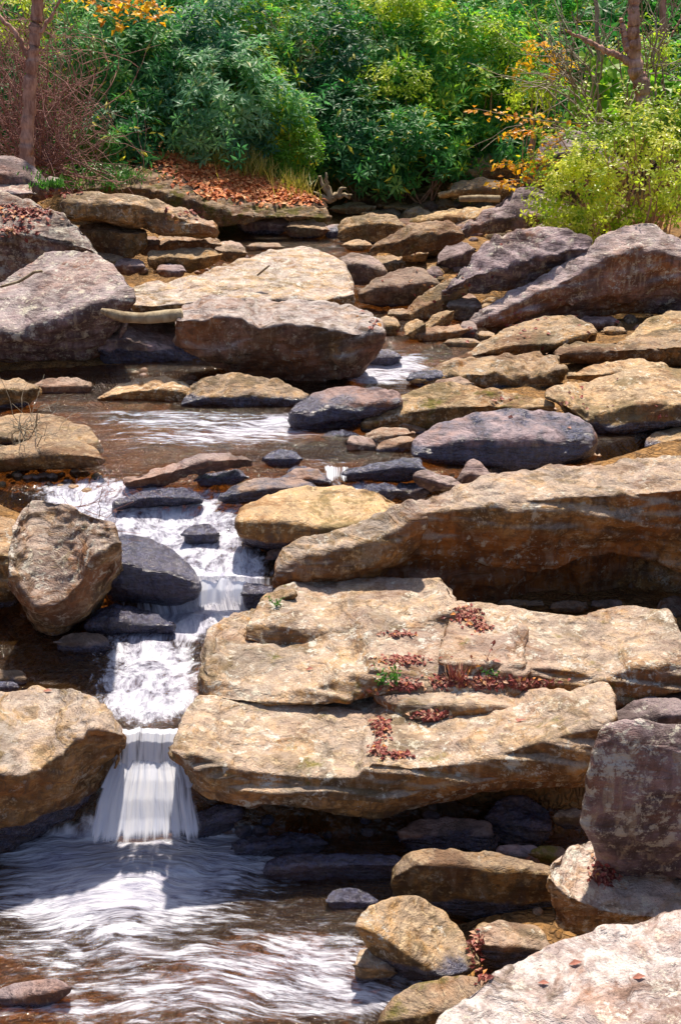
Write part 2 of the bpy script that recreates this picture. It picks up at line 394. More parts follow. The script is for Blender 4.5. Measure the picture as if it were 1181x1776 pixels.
# ---------------------------------------------------------------- rocks
def pts(s):
    return [tuple(float(a) for a in q.split(',')) for q in s.split()] if isinstance(s, str) else s
def resample(pl, n):
    a = np.array(pl, float); d = np.r_[0, np.cumsum(np.hypot(*(np.diff(a, axis=0).T)))]
    u = np.linspace(0, d[-1], n); return np.stack([np.interp(u, d, a[:,0]), np.interp(u, d, a[:,1])], 1)
def smooth_grid(G, it):
    for _ in range(it):
        H = G.copy()
        H[1:-1] = .5*G[1:-1] + .125*(G[2:]+G[:-2]) + .125*(np.roll(G[1:-1],1,1)+np.roll(G[1:-1],-1,1))
        G = H
    return G
def loft(K, C, rows, Y=None, s=.15, yaw=0.0, step=4.5, rnd=2, amp=1.0, strata=0.0, seed=0, under=.35, drop=.22, fac=1.0, uc=None, lf=1.0):
    K, C = pts(K), pts(C); rows = [(d, pts(q)) for d, q in rows]
    if uc is None: uc = .10
    rows[-1] = (rows[-1][0]+uc, rows[-1][1])
    allp = np.array(C+K+[q for _, r in rows for q in r]); wpx = np.ptp(allp[:,0]); pc = allp[:,0].mean()
    if Y is None: Y = g(max(q[1] for q in rows[-1][1])) - rows[-1][0]
    n = int(max(18, min(230, wpx/step)))
    def front(pl, dy):
        out = []
        for px, py in resample(pl, n):
            out.append(P(px, py, Y + dy + yaw*(px-pc)/100.0))
        return np.array(out)
    c3 = front(C, 0.0)
    k3 = []
    for (px, py), c in zip(resample(K, n), c3):
        k, m = ray(px, py); yy = (CAM_H - c[2] + s*c[1])/(m + s); yy = max(yy, c[1]+.01)
        k3.append((k*yy, yy, CAM_H - m*yy))
    k3 = np.array(k3)
    seq = [k3, c3] + [front(r, d) for d, r in rows]; px_rows = [K, C] + [r for _, r in rows]
    base = W(float(np.median(c3[:,1]))) - drop
    dep = np.maximum(k3[:,1]-c3[:,1], .1)[:,None]
    b = seq[-1]
    bk = b[:,0]/b[:,1]; bmm = (CAM_H-b[:,2])/b[:,1]          # hidden sides stay inside the outline seen from the front
    bb = b.copy(); bb[:,1] = b[:,1] + under*dep[:,0]; bb[:,0] = bk*bb[:,1]; bb[:,2] = np.maximum(CAM_H-bmm*bb[:,1]+.01, base)
    kb = k3.copy(); kb[:,1] += .05*dep[:,0]; kb[:,0] = (.5*bk+.5*k3[:,0]/k3[:,1])*kb[:,1]; kb[:,2] = np.minimum(np.maximum(CAM_H-bmm*kb[:,1]+.03, base), k3[:,2]-.02)
    seq2 = [kb] + seq + [bb]
    cols = []
    for i in range(len(seq2)):
        a = seq2[i]; c = seq2[(i+1) % len(seq2)]
        d3 = np.linalg.norm(a-c, axis=1).max(); px3 = d3*FPX/max(Y, 1)/step
        hid = i in (0, len(seq2)-1, len(seq2)-2)
        m = int(max(3, min(60, px3*(.35 if hid else 1.0))))
        f = np.arange(m)/m
        cols.append(a[:,None,:]*(1-f)[None,:,None] + c[:,None,:]*f[None,:,None])
    G = np.concatenate(cols, 1)                     # n x m x 3
    def cap(sec, f):
        ce = sec.mean(0); return ce + (sec-ce)*f
    L, Rr = G[0], G[-1]
    dl = (G[0]-G[1]).mean(0); dr = (G[-1]-G[-2]).mean(0)
    G = np.concatenate([np.stack([cap(L,.02)+dl*1.5, cap(L,.45)+dl*1.4, cap(L,.8)+dl]), G, np.stack([cap(Rr,.8)+dr, cap(Rr,.45)+dr*1.4, cap(Rr,.02)+dr*1.5])])
    G = smooth_grid(G, rnd)
    # normals
    du = np.gradient(G, axis=0); dv = (np.roll(G,-1,1)-np.roll(G,1,1))
    N = np.cross(dv, du); N /= np.linalg.norm(N, axis=2)[...,None]+1e-9
    N = smooth_grid(N, 2); N /= np.linalg.norm(N, axis=2)[...,None]+1e-9
    ce = G.mean((0,1))
    if ((G-ce)*N).sum() < 0: N = -N; flip = True
    else: flip = False
    wid = min(np.ptp(G[...,0]), 1.6); V = G.reshape(-1,3); Nn = N.reshape(-1,3)
    q = V + seed*7.13
    fs = np.array([3.0, 3.0, 4.2])/wid
    d = lf*wid*.030*fbm(q*2.2/wid, 3, seed) + fac*wid*.055*facet(q*fs + .25*fbm(q*3/wid,2,seed+3)[:,None], seed) \
        + fac*wid*.030*facet(q*fs*2.7, seed+9) + .015*ridge(q*5, 5, seed+5) + .006*fbm(q*28, 3, seed+6)
    d += fac*.016*ridge(q*2.1, 2, seed+21)
    rs = random.Random(seed)
    bd = np.array([rs.uniform(-.45,.45), rs.uniform(-.35,.35), 1.0]); bd /= np.linalg.norm(bd)
    if fac > .38:                                        # tilted joints break every stone into small steps
        tt = (q@bd + .05*fbm(q*1.8, 2, seed+31))*rs.uniform(7, 11)/max(wid, .5)**.5; sw = tt-np.floor(tt)
        d += wid*.030*fac*(np.minimum(sw, (1-sw)*7)-.45)*(.5+.5*np.clip(fbm(q*1.3, 2, seed+33)*3+.5, 0, 1))
    if strata:
        zz = (V[:,2] + .25*V[:,0]*0.3 + .06*fbm(q*2.0, 3, seed+8))*strata
        saw = zz-np.floor(zz); hor = 1-np.abs(Nn[:,2])
        d += .035*(np.minimum(saw*1.0, (1-saw)*6)-.5)*(0.25+hor)
    V = V + Nn*(d*amp)[:,None]
    nn, mm = G.shape[:2]
    i = np.arange(nn-1)[:,None]*mm; j = np.arange(mm)[None,:]; j2 = (j+1) % mm
    F = np.stack([i+j, i+j2, i+mm+j2, i+mm+j], -1).reshape(-1,4)
    if not flip: F = F[:, ::-1]
    return V, F
ROCKV = []; ROCKF = []; rc = 0
ROCKS = []
def rock(name, label, lofts, tone=.3, lichen=.2, moss=0.0, wet=0.0, bright=1.0, wl=.12, group=None, cat='rock', wz=None, rust=0.0, pale=0.0):
    global rc
    seed = len(ROCKS)+1; jr = random.Random(seed*7+3); tone = min(1, max(0, tone + jr.uniform(-.10, .16))); bright *= jr.uniform(.84, 1.08)
    Vs, Fs, c = [], [], 0
    for k, L in enumerate(lofts):
        L = dict(L); V, F = loft(seed=seed+k*3, **L); Vs.append(V); Fs.append(F+c); c += len(V)
    V = np.concatenate(Vs); F = np.concatenate(Fs)
    ROCKV.append(V); ROCKF.append(F+rc); rc += len(V)
    o0 = np.array([np.median(V[:,0]), np.median(V[:,1]), V[:,2].min()])
    if wl is None: wv = np.zeros(len(V))
    else:
        lvl = W(float(V[:,1].min()+.05)) if wz is None else wz
        wv = np.clip((lvl + wl - V[:,2])/.12 + .5, 0, 1)
    o = mesh_np(name, V-o0, F, M_ROCK, attrs={'wetv': wv})
    o.location = o0
    tag(o, label, cat, group)
    for k, v in (('tone', tone), ('lichen', lichen), ('moss', moss), ('wet', wet), ('bright', bright), ('seed', seed*3.7), ('rust', rust), ('pale', pale)): o[k] = float(v)
    ROCKS.append(o); return o
def L_(K, C, *rows, **k): return dict(K=K, C=C, rows=list(rows), **k)
def stone(name, label, cx, cy, w, h, rot=0, cf=.5, **k):
    """a smaller stone from its outline box: rounded, slightly angular"""
    rr = random.Random(int(cx*13+cy*7)); a, b = w/2, h/2
    lk = {x: k.pop(x) for x in ('Y','s','yaw','rnd','amp','fac','under') if x in k}
    def arc(t0, t1, n, f=1.0, jit=.06):
        o = []
        for i in range(n):
            t = t0+(t1-t0)*i/(n-1); x = a*math.copysign(abs(math.cos(t))**.8, math.cos(t))*(1+rr.uniform(-jit, jit)); y = -b*math.copysign(abs(math.sin(t))**.8, math.sin(t))*f*(1+rr.uniform(-jit, jit))
            r = math.radians(rot); o.append((cx+x*math.cos(r)+y*math.sin(r)*-1, cy+x*math.sin(r)+y*math.cos(r)))
        return o
    K = arc(math.pi, 0, 7); B = arc(math.pi, 2*math.pi, 7)
    C = [(kx*.5+bx*.5, ky*(1-cf)+by*cf) for (kx,ky),(bx,by) in zip(K, B)]
    C[0] = K[0]; C[-1] = K[-1]
    return rock(name, label, [L_(K, C, (h/FPX*g(cy)*.25, B), uc=0, **lk)], **k)

# ---- foreground
rock('boulder', 'huge pale whitish boulder slab filling the bottom right corner', [L_(
 '735,1800 775,1745 830,1708 890,1668 955,1632 1030,1608 1100,1598 1240,1575', '720,1830 850,1850 1000,1860 1240,1850',
 (-.05, '720,1900 850,1930 1000,1940 1240,1930'), Y=3.0, s=.12, strata=0, rnd=5, fac=.5, amp=.9)], tone=.55, lichen=.32, bright=1.3, wl=None, wz=0, pale=.9)
rock('boulder', 'upright dark purple boulder with white lichen streaks, at the right edge above the leafy rock', [L_(
 '1040,1250 1080,1243 1140,1246 1250,1256', '1030,1268 1062,1256 1120,1258 1250,1275',
 (-.06, '1016,1330 1060,1345 1130,1345 1250,1350'), (-.04, '1006,1430 1060,1445 1130,1450 1250,1450'), (.08, '1042,1500 1085,1522 1130,1533 1250,1538'),
 Y=4.10, s=.3, rnd=14, fac=.45, amp=.9, uc=.1)], tone=.8, lichen=.5, wl=None, bright=.95)
rock('boulder', 'pale speckled boulder holding a pocket of red leaves, under the upright purple boulder', [L_(
 '952,1500 985,1472 1010,1458 1060,1450 1250,1470', '950,1520 978,1552 1040,1580 1120,1590 1250,1600',
 (-.02, '985,1612 1020,1618 1060,1610 1120,1605 1250,1650'), Y=4.0, s=.1, rnd=4, fac=.6)], tone=.3, lichen=.5, wl=None, bright=1.2, pale=.5)
rock('boulder', 'long brown squared boulder lying in the lower right below the big tan boulder', [L_(
 '688,1496 712,1474 745,1470 800,1476 860,1482 930,1496 958,1502', '684,1520 720,1500 790,1500 870,1512 930,1515 962,1520',
 (-.04, '682,1560 740,1588 800,1596 870,1604 930,1608 964,1575'), s=.15, rnd=6, fac=.4, Y=4.42)], tone=.45, lichen=.18, bright=.85, wl=.04)
rock('boulder', 'rounded tan boulder with a blue wet foot, leaning in the lower right foreground', [L_(
 '622,1592 640,1570 680,1554 735,1553 770,1575 800,1615 828,1655', '620,1605 660,1625 710,1660 760,1690 800,1690 830,1675',
 (-.02, '640,1640 665,1680 700,1714 745,1712 790,1700 830,1682'), s=.25, rnd=8, fac=.25, Y=3.95, yaw=-.02)], tone=.2, lichen=.22, wl=.10, bright=1.1, wz=0)
stone('rock', 'small grey brown rock pressed against the left foot of the leaning tan boulder', 650, 1680, 72, 76, 10, Y=3.97, tone=.5, lichen=.3, wl=.03, wz=0)
rock('rock', 'mossy ochre rock at the bottom edge between the pale slab and the pool', [L_(
 '672,1750 700,1718 740,1702 800,1692 860,1693', '665,1770 720,1765 790,1750 860,1720', (-.03, '662,1800 720,1815 800,1810 860,1790'),
 Y=3.66, s=.2, rnd=6, fac=.3)], tone=.2, lichen=.1, moss=.55, wl=.02, wz=0)
stone('rock', 'low smooth brown rock in the wet gap behind the leaning tan boulder', 885, 1642, 128, 78, 5, Y=4.05, tone=.5, lichen=.12, moss=.1, wl=.08, wz=.02)
stone('rock', 'tiny knobbed rock wedged above the low smooth brown rock', 850, 1618, 50, 30, 5, Y=4.25, tone=.3, wl=.02, wz=0)
rock('rock', 'flat blue wet slab lying in the pool below the big tan boulder', [L_(
 '470,1492 500,1482 560,1478 640,1477 690,1482', '463,1508 530,1500 600,1500 692,1500', (-.03, '464,1525 530,1532 600,1528 692,1526'),
 s=.05, rnd=4, fac=.3, amp=.6)], tone=.9, lichen=.0, wet=.95, wl=.05)
stone('rock', 'small glossy dark rock in the pool left of the long squared boulder', 612, 1565, 84, 46, 3, tone=.8, wet=.6, lichen=.1)
rock('rock', 'dark wet wedge of rock beside the foot of the main waterfall', [L_(
 '318,1432 345,1408 375,1394 408,1396', '316,1440 350,1430 385,1418 410,1410', (-.02, '330,1458 352,1470 385,1450 412,1420'), Y=4.93, s=.2, rnd=2)],
 tone=.8, lichen=.1, wet=.75)
stone('rock', 'rounded brown wet rock in the shade left under the big tan boulder', 520, 1462, 90, 44, 2, tone=.5, wet=.35, lichen=.05)
stone('rock', 'dark brown wet rock against the wedge beside the waterfall', 455, 1468, 96, 40, 0, tone=.7, wet=.6, lichen=.05)
stone('boulder', 'big dark rock deep in the cave under the big tan boulder', 610, 1432, 190, 80, 0, tone=.8, wet=.5, lichen=.0, Y=5.25)
stone('boulder', 'brown rounded rock in the middle of the shade under the big tan boulder', 775, 1450, 160, 66, 0, tone=.5, wet=.4, lichen=.0)
stone('boulder', 'bluish wet rock under the right end of the big tan boulder', 900, 1428, 110, 95, 12, tone=.9, wet=.65, lichen=.0, Y=4.9)
stone('rock', 'small pale banded rock in the cave mouth at the right', 985, 1418, 50, 32, 0, tone=.4, wet=.1, Y=4.9)
stone('boulder', 'dark rock under the right end of the tan boulder beside the upright one', 1040, 1380, 150, 120, 0, tone=.8, wet=.5, lichen=.0, Y=5.3)
stone('rock', 'grey wet rock with an orange leaf behind the long squared boulder', 900, 1482, 70, 36, 5, Y=4.62, tone=.8, wet=.5, lichen=.2)
stone('rock', 'mossy topped rock touching the grey wet rock behind the long squared boulder', 950, 1484, 60, 34, 5, Y=4.6, tone=.4, moss=.5)
stone('rock', 'low rock awash in the foamy pool at the lower left', 55, 1722, 125, 42, -8, tone=.8, wet=.35, lichen=.1, cf=.6, wl=.02, amp=.7)
rock('boulder', 'massive left bank boulder with a tan top and dark wet side beside the waterfall', [L_(
 '-140,1200 20,1196 60,1188 110,1190 150,1197 185,1222 208,1262', '-140,1330 -20,1340 40,1345 90,1322 125,1290 160,1262 210,1275',
 (.10, '-140,1420 20,1400 90,1392 140,1352 180,1302 211,1290'), (.26, '-140,1560 -5,1512 60,1470 115,1442 160,1410 206,1330'),
 Y=4.72, s=.10, rnd=5, fac=.5, yaw=.13)], tone=.32, lichen=.12, bright=1.1, wl=.20, wz=.0, rust=.8, pale=.5)
# ---- main boulder: a stack of beds in one stone
rock('boulder', 'giant layered tan boulder with ledges of red leaves in the middle of the stream', [
 L_('328,1225 345,1205 420,1215 520,1218 640,1200 850,1200 980,1195 1050,1185 1068,1235', '297,1296 345,1312 400,1330 470,1342 560,1350 610,1348 645,1324 720,1332 790,1325 880,1305 960,1280 1012,1268 1045,1262',
    (-.03, '299,1302 355,1345 420,1372 500,1375 570,1385 660,1392 740,1378 830,1355 930,1345 1015,1330 1042,1300'),
    (.16, '310,1318 368,1385 440,1398 500,1392 570,1408 650,1416 740,1402 830,1378 930,1372 1010,1362 1035,1330'), Y=4.72, s=.10, rnd=3, strata=9, fac=.45, lf=.3, uc=.02, under=.9, drop=-.2),
 L_('362,1090 400,1066 470,1052 560,1040 700,1035 800,1045 860,1060 900,1075 905,1090', '357,1165 400,1185 440,1196 500,1200 560,1188 610,1172 640,1160 720,1172 800,1182 850,1170 905,1150',
    (-.07, '350,1205 400,1215 470,1222 540,1226 640,1206 740,1215 840,1222 910,1200'), Y=5.27, s=.10, rnd=2, strata=12, fac=.45, lf=.4, uc=0),
 L_('452,1050 480,1022 520,1004 600,1001 690,1003 764,1001 785,1025', '430,1085 500,1080 570,1095 640,1090 720,1080 790,1060',
    (-.06, '425,1110 500,1120 580,1125 640,1120 720,1112 800,1090'), Y=5.75, s=.08, rnd=2, strata=12, fac=.45, lf=.4, uc=0),
 L_('780,1046 850,1046 940,1060 1000,1067 1060,1056 1110,1052 1158,1056 1185,1110 1220,1160', '760,1150 830,1150 900,1155 1000,1165 1040,1178 1090,1162 1150,1150 1230,1165',
    (-.06, '800,1190 900,1215 1000,1230 1070,1232 1110,1215 1170,1200 1230,1190'), Y=5.30, s=.10, rnd=3, strata=11, fac=.45, lf=.4, uc=0),
 L_('640,1200 700,1188 850,1186 960,1182 1020,1184 1050,1215 1068,1250', '700,1225 780,1222 850,1222 930,1232 980,1248 1030,1262 1064,1262', (-.04, '700,1250 800,1258 900,1275 960,1290 1010,1300 1060,1280'), Y=5.12, s=.05, rnd=3, fac=.4, lf=.3, strata=10, uc=0),
 ], tone=.24, lichen=.38, moss=.18, bright=1.08, wl=None, rust=.6, pale=.3)
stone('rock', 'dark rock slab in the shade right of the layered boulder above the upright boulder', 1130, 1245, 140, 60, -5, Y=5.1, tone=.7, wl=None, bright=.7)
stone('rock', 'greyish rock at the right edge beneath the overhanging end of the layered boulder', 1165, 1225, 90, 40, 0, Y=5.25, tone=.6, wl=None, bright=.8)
# ---- overhanging ledge
rock('boulder', 'long overhanging reddish boulder forming a dark cave at the right', [
 L_('600,930 650,895 700,868 760,852 850,832 905,815 960,800 1000,806 1080,790 1150,790 1300,795', '585,945 640,922 700,892 780,885 860,872 930,868 1000,862 1080,858 1180,850 1300,850',
    (.02, '600,965 660,950 720,935 790,930 850,925 920,925 1000,915 1090,905 1180,895 1300,890'),
    (.14, '640,995 690,990 740,975 800,968 860,980 930,992 990,975 1060,965 1130,970 1180,985 1300,990'),
    (.75, '640,975 690,950 740,930 800,925 860,930 930,935 990,930 1060,920 1130,920 1180,930 1300,940'),
    (1.25, '660,1000 740,960 830,955 920,955 1000,955 1090,950 1180,950 1300,950'), (1.3, '660,1070 830,1070 1000,1070 1300,1070'), Y=6.35, s=.10, rnd=5, strata=3, fac=.6, under=1.5),
 L_('488,965 520,938 560,925 620,905 680,880 715,868', '484,985 520,968 560,955 620,945 680,925 735,890', (-.02, '480,1000 530,1000 590,1000 640,985 690,945 740,910'), (.06, '478,1030 540,1030 600,1025 645,1010 680,985 720,950'),
    Y=6.25, s=.2, rnd=5, fac=.5)], tone=.42, lichen=.3, moss=.08, bright=1.1, wl=None, rust=1.0, pale=.35)
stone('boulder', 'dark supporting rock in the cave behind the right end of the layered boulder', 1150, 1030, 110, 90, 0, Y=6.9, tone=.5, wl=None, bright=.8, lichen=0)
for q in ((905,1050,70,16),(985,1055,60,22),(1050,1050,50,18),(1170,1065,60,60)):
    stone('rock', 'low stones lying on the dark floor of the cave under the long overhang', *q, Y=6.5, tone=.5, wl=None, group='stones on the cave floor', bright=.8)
rock('boulder', 'flat topped cream boulder with a black wet base above the second waterfall', [L_(
 '420,882 445,866 480,853 540,844 600,843 650,848 682,868', '414,905 450,903 500,905 550,915 600,912 640,898 684,880',
 (-.02, '416,920 450,935 500,938 550,938 590,925 640,912 680,892'), (.06, '424,938 460,954 510,954 560,948 600,930 640,920 676,900'), Y=6.55, s=.05, rnd=4, fac=.3)], tone=.1, lichen=.12, bright=1.15, wl=.14, wz=.80)
stone('rock', 'rusty brown rock tucked under the flat cream boulder', 520, 955, 110, 60, -15, Y=6.6, tone=.6, wl=.0, lichen=.1)
stone('rock', 'dark purple block at the left foot of the long overhanging boulder', 545, 985, 130, 70, -15, Y=6.35, tone=.85, wl=.05, lichen=.15)
stone('rock', 'black wet block right of the second waterfall, upper one', 437, 975, 48, 56, 0, Y=6.62, tone=.8, wet=.7, lichen=.1)
stone('rock', 'black wet block right of the second waterfall, lower one', 452, 1030, 62, 60, 0, Y=6.30, tone=.8, wet=.75, lichen=.1)
stone('rock', 'dark stone filling the shade beneath the flat cream boulder', 470, 980, 80, 50, 0, Y=6.75, tone=.7, wet=.45, lichen=.0)
stone('rock', 'small pale stone on the back left shoulder of the layered boulder', 482, 1040, 60, 34, -15, Y=6.0, tone=.3, wl=None)
# ---- left bank, middle
rock('boulder', 'tilted angular tan boulder standing at the left with a dark purple right face', [L_(
 '22,925 35,890 52,864 90,866 130,880 165,895 196,908', '16,985 35,1020 62,1052 100,1052 138,1018 165,968 201,940',
 (.25, '28,1030 60,1080 85,1092 115,1088 150,1062 180,1015 203,985'), (.55, '55,1070 70,1100 85,1116 112,1110 150,1085 178,1045 202,1000'), Y=5.75, s=.75, rnd=2, fac=.75)],
 tone=.36, lichen=.35, moss=.12, bright=1.15, wl=.05, wz=.5, pale=.4)
rock('boulder', 'cream topped boulder cut by the left edge behind the tilted tan boulder', [L_(
 '-120,905 -20,895 20,900 35,915', '-120,960 -20,960 20,965 38,960', (.0, '-120,1030 -20,1030 15,1030 36,1000'), (.25, '-120,1060 -20,1065 25,1060 45,1030'), Y=6.2, s=.2, rnd=4)], tone=.2, lichen=.2, wl=.1, bright=1.1)
rock('boulder', 'smooth dark wet boulder left of the second waterfall with water sliding over it', [L_(
 '190,935 215,922 260,930 300,950 335,985', '188,972 220,975 260,985 300,990 344,1012', (-.02, '190,1010 230,1025 280,1030 346,1022'), (.06, '190,1045 240,1052 300,1056 344,1035'),
 Y=6.27, s=.12, rnd=7, fac=.25, amp=.7)], tone=.8, lichen=.0, wet=.95)
rock('rock', 'blue black wet rock with ragged cracks below the smooth dark boulder', [L_(
 '160,1070 185,1050 225,1052 262,1062 292,1080', '160,1085 210,1078 250,1085 293,1085', (-.02, '162,1098 210,1100 250,1098 292,1092'), s=.1, rnd=2)], tone=.9, lichen=.1, wet=.75)
stone('rock', 'low brown rock with a tan crown at the foot of the tilted boulder', 145, 1118, 90, 38, 5, tone=.5, wl=.05, lichen=.15)
stone('rock', 'small black wet rock alone in the white water', 348, 927, 58, 38, 0, tone=.9, wet=.8, lichen=.05, rnd=3)
stone('rock', 'pale flat rock at the left edge in the still brown pool', 8, 1178, 70, 30, 0, tone=.5, wl=.03)
stone('rock', 'dark purple flat rock in the still pool below the pale flat rock', 10, 1192, 44, 16, 0, tone=.9, wet=.3, Y=5.45)
stone('rock', 'slim reddish stick shaped stone leaning by the wet cracked rock', 178, 1078, 44, 22, 35, Y=6.2, tone=.6, wl=.0)
rock('boulder', 'domed olive boulder at the left with bare twigs over it', [L_(
 '-80,735 -10,722 40,712 90,712 130,728 160,750 172,772', '-80,765 0,760 60,765 110,772 150,775 173,778', (.04, '-80,790 0,785 60,785 120,788 172,784'), Y=8.25, s=.2, rnd=5, fac=.3)], tone=.3, lichen=.1, moss=.25, wl=.0, bright=.85)
rock('boulder', 'long grey brown rock lying in front of the domed olive boulder', [L_(
 '-80,790 0,775 60,765 130,760 162,770 178,790', '-80,805 20,797 90,790 150,790 180,796', (-.03, '-80,825 20,812 100,812 150,815 180,806'), s=.12, rnd=4, fac=.5)], tone=.4, lichen=.1, wl=.03, bright=.85)
rock('rock', 'stepped tan rock at the left edge above the domed boulder', [L_(
 '-60,660 0,655 40,655 60,662', '-60,675 0,675 40,675 62,676', (-.02, '-60,720 0,715 40,708 62,692'), s=.15, rnd=2, strata=6)], tone=.2, lichen=.25, wl=.05)
stone('rock', 'flat pinkish rock at the back of the brown pool near the left edge', 112, 671, 96, 30, 0, tone=.6, wl=.0, lichen=.1)
stone('rock', 'small dark rock between the pinkish rock and the stepped tan rock', 20, 745, 60, 34, 0, Y=8.9, tone=.6, wl=.0, lichen=.1)
rock('rock', 'cream knobby rock at the waterline below the driftwood boulder', [L_(
 '178,685 200,668 240,655 290,655 325,668 335,680', '176,690 220,680 270,676 310,680 336,688', (-.02, '180,697 230,700 280,698 332,698'), s=.15, rnd=3)], tone=.12, lichen=.3, wl=-.02, bright=1.15)
rock('boulder', 'tan and dark rock with its right end in shade under the split faced boulder', [L_(
 '318,690 345,655 370,648 420,652 480,660 520,680', '318,700 350,692 400,688 460,690 522,695', (-.02, '325,706 380,708 440,712 500,712 522,706'), s=.3, rnd=4)], tone=.3, lichen=.12, wl=.08)
stone('rock', 'little pale pink rock wedged above the cream knobby rock', 245, 652, 60, 22, 0, Y=11.0, tone=.5, wl=None)
stone('rock', 'brown rock corner in the shade between the two left boulders', 195, 662, 60, 30, 0, Y=11.1, tone=.6, wl=None)
rock('rock', 'long angular streambed slab pointing right in the middle cascade', [L_(
 '220,828 260,812 310,800 360,787 400,782 428,790', '222,836 270,826 320,812 370,800 428,797', (-.02, '235,844 280,845 320,828 360,818 428,810'), s=.1, rnd=2)], tone=.55, lichen=.2, wl=.03, bright=1.0)
rock('rock', 'low black wet ridge of rock left in the white cascade', [L_(
 '212,868 240,852 280,845 320,848 345,860', '208,875 250,864 300,862 346,866', (-.02, '212,882 260,882 310,876 346,872'), s=.1, rnd=1)], tone=.9, lichen=.1, wet=.75)
stone('rock', 'blue grey wet stone holding an orange leaf in the cascade', 385, 830, 88, 24, -3, tone=.9, wet=.5)
rock('rock', 'dark olive wet slab above the flat cream boulder', [L_(
 '385,856 400,842 440,832 480,826 515,825 545,838', '384,864 430,852 480,846 546,846', (-.02, '395,872 440,874 490,868 544,856'), s=.1, rnd=4, fac=.3)], tone=.6, lichen=.05, wet=.5)
rock('rock', 'pale mottled wet rock with water running over it in mid cascade', [L_(
 '490,832 510,812 535,806 555,814 566,828', '490,838 520,830 550,832 568,836', (-.01, '495,845 520,850 545,850 568,845'), s=.1, rnd=4)], tone=.6, lichen=.3, wet=.3)
stone('rock', 'blue black rock standing alone in the brown middle pool', 490, 796, 60, 30, 0, tone=.9, wet=.7, rnd=3)
stone('rock', 'small slate blue stone left of the mottled cascade rock', 518, 820, 36, 18, 0, tone=.9, wet=.6)
rock('rock', 'flat black wet slab beside the small white fall in the middle', [L_(
 '603,815 640,808 690,798 728,794 732,808', '600,822 640,818 690,810 733,812', (-.02, '602,834 650,834 700,832 734,826'), s=.05, rnd=1, fac=.4)], tone=.85, lichen=.0, wet=.75)
stone('rock', 'blue wet stone under the flat black slab', 660, 852, 56, 28, 0, tone=.9, wet=.6)
stone('rock', 'yellow mossy stone at the tip of the long overhanging boulder', 712, 852, 60, 34, 0, tone=.2, moss=.5, Y=7.35)
rock('rock', 'slim grey slab leaning left of the triangular dark rock', [L_('725,818 740,814 770,822 806,840', '724,826 745,832 770,840 806,846', (-.01, '728,842 750,852 780,854 804,850'), s=.2, rnd=2)], tone=.55, wl=.0, lichen=.1)
rock('rock', 'dark triangular pointed rock below the big blue boulder', [L_('796,832 812,800 820,793 838,812 858,832', '796,836 815,822 835,826 858,835', (-.01, '797,840 815,844 840,844 858,840'), s=.8, rnd=1)], tone=.7, wl=.03, lichen=.1)
stone('rock', 'small gravelly grey stone just right of the triangular pointed rock', 872, 838, 30, 14, 0, tone=.5, wl=.0)
# ---- right bank, middle
rock('boulder', 'big smooth blue purple boulder with a cream patch on its face', [L_(
 '718,762 760,735 820,720 880,712 940,712 990,716 1022,735', '716,778 770,765 830,760 900,758 970,762 1026,760', (-.03, '716,792 770,800 840,805 910,805 980,798 1026,780'), (.02, '730,802 790,815 860,822 930,815 1000,800 1026,792'),
 s=.25, rnd=8, fac=.3, Y=7.78)], tone=.95, lichen=.12, wet=.50, bright=.95, wl=.15)
rock('boulder', 'rounded tan boulder with a scooped black underside near the right edge', [L_(
 '945,680 970,668 1010,665 1060,650 1110,638 1190,636 1260,640', '945,688 990,698 1025,720 1060,712 1090,700 1140,698 1260,705', (-.04, '985,705 1022,735 1060,742 1100,745 1150,735 1260,735'),
 (.10, '1028,725 1030,755 1070,765 1120,766 1165,752 1260,760'), Y=8.55, s=.14, rnd=5, fac=.4)], tone=.2, lichen=.22, wl=.12, bright=1.15, wz=.98)
stone('rock', 'cream rounded rock at the right edge under the scooped boulder', 1165, 766, 90, 50, -10, Y=8.35, tone=.15, wl=.0)
stone('rock', 'dark recess stone behind the thin water thread', 1075, 775, 120, 50, 0, Y=8.75, tone=.8, wet=.5, lichen=0)
stone('rock', 'flat pale stone lying on the sand just above the long overhang', 990, 790, 90, 26, 0, Y=8.0, tone=.3, wl=None)
rock('boulder', 'tan boulder with yellow moss patches left of the big blue boulder', [L_(
 '640,712 680,690 730,665 765,657 820,664 880,678 935,688 952,700', '634,735 680,722 740,712 800,706 850,704 900,712 953,705', (-.02, '630,750 680,756 720,746 770,735 820,722 900,715 952,712'), s=.35, rnd=3, fac=.5)],
 tone=.25, lichen=.15, moss=.32, wl=.02, bright=1.05)
rock('boulder', 'blue wet boulder with a pale top beside the slot of white water', [L_(
 '512,700 540,680 580,670 640,670 690,678', '505,715 540,712 580,700 640,700 692,690', (-.02, '503,735 540,740 580,722 640,715 692,700'), (.04, '503,746 545,750 600,748 630,740 690,715'), s=.15, rnd=4, fac=.5)],
 tone=.9, lichen=.15, wet=.5, wl=.2)
rock('boulder', 'low tan boulder with a dark recessed face, third from the top on the right bank', [L_(
 '716,652 760,632 810,618 870,615 930,612 965,616 976,635', '714,660 760,655 810,648 870,650 920,655 978,640', (-.0, '712,668 770,668 830,672 890,676 940,672 974,650'), (.10, '716,672 780,674 840,678 900,682 945,678 972,660'), s=.15, rnd=3, Y=9.9)],
 tone=.2, lichen=.22, moss=.08, wl=.0)
rock('boulder', 'ridged tan boulder rising to a blunt right end above the calm pool', [L_(
 '800,615 850,590 900,562 950,545 990,543 1025,562 1030,572', '785,625 840,612 900,600 950,598 1000,585 1030,578', (.02, '760,636 830,632 900,622 950,615 1000,605 1028,590'), s=.30, rnd=2, fac=.8, Y=10.7)],
 tone=.25, lichen=.25, wl=-.05, bright=1.05)
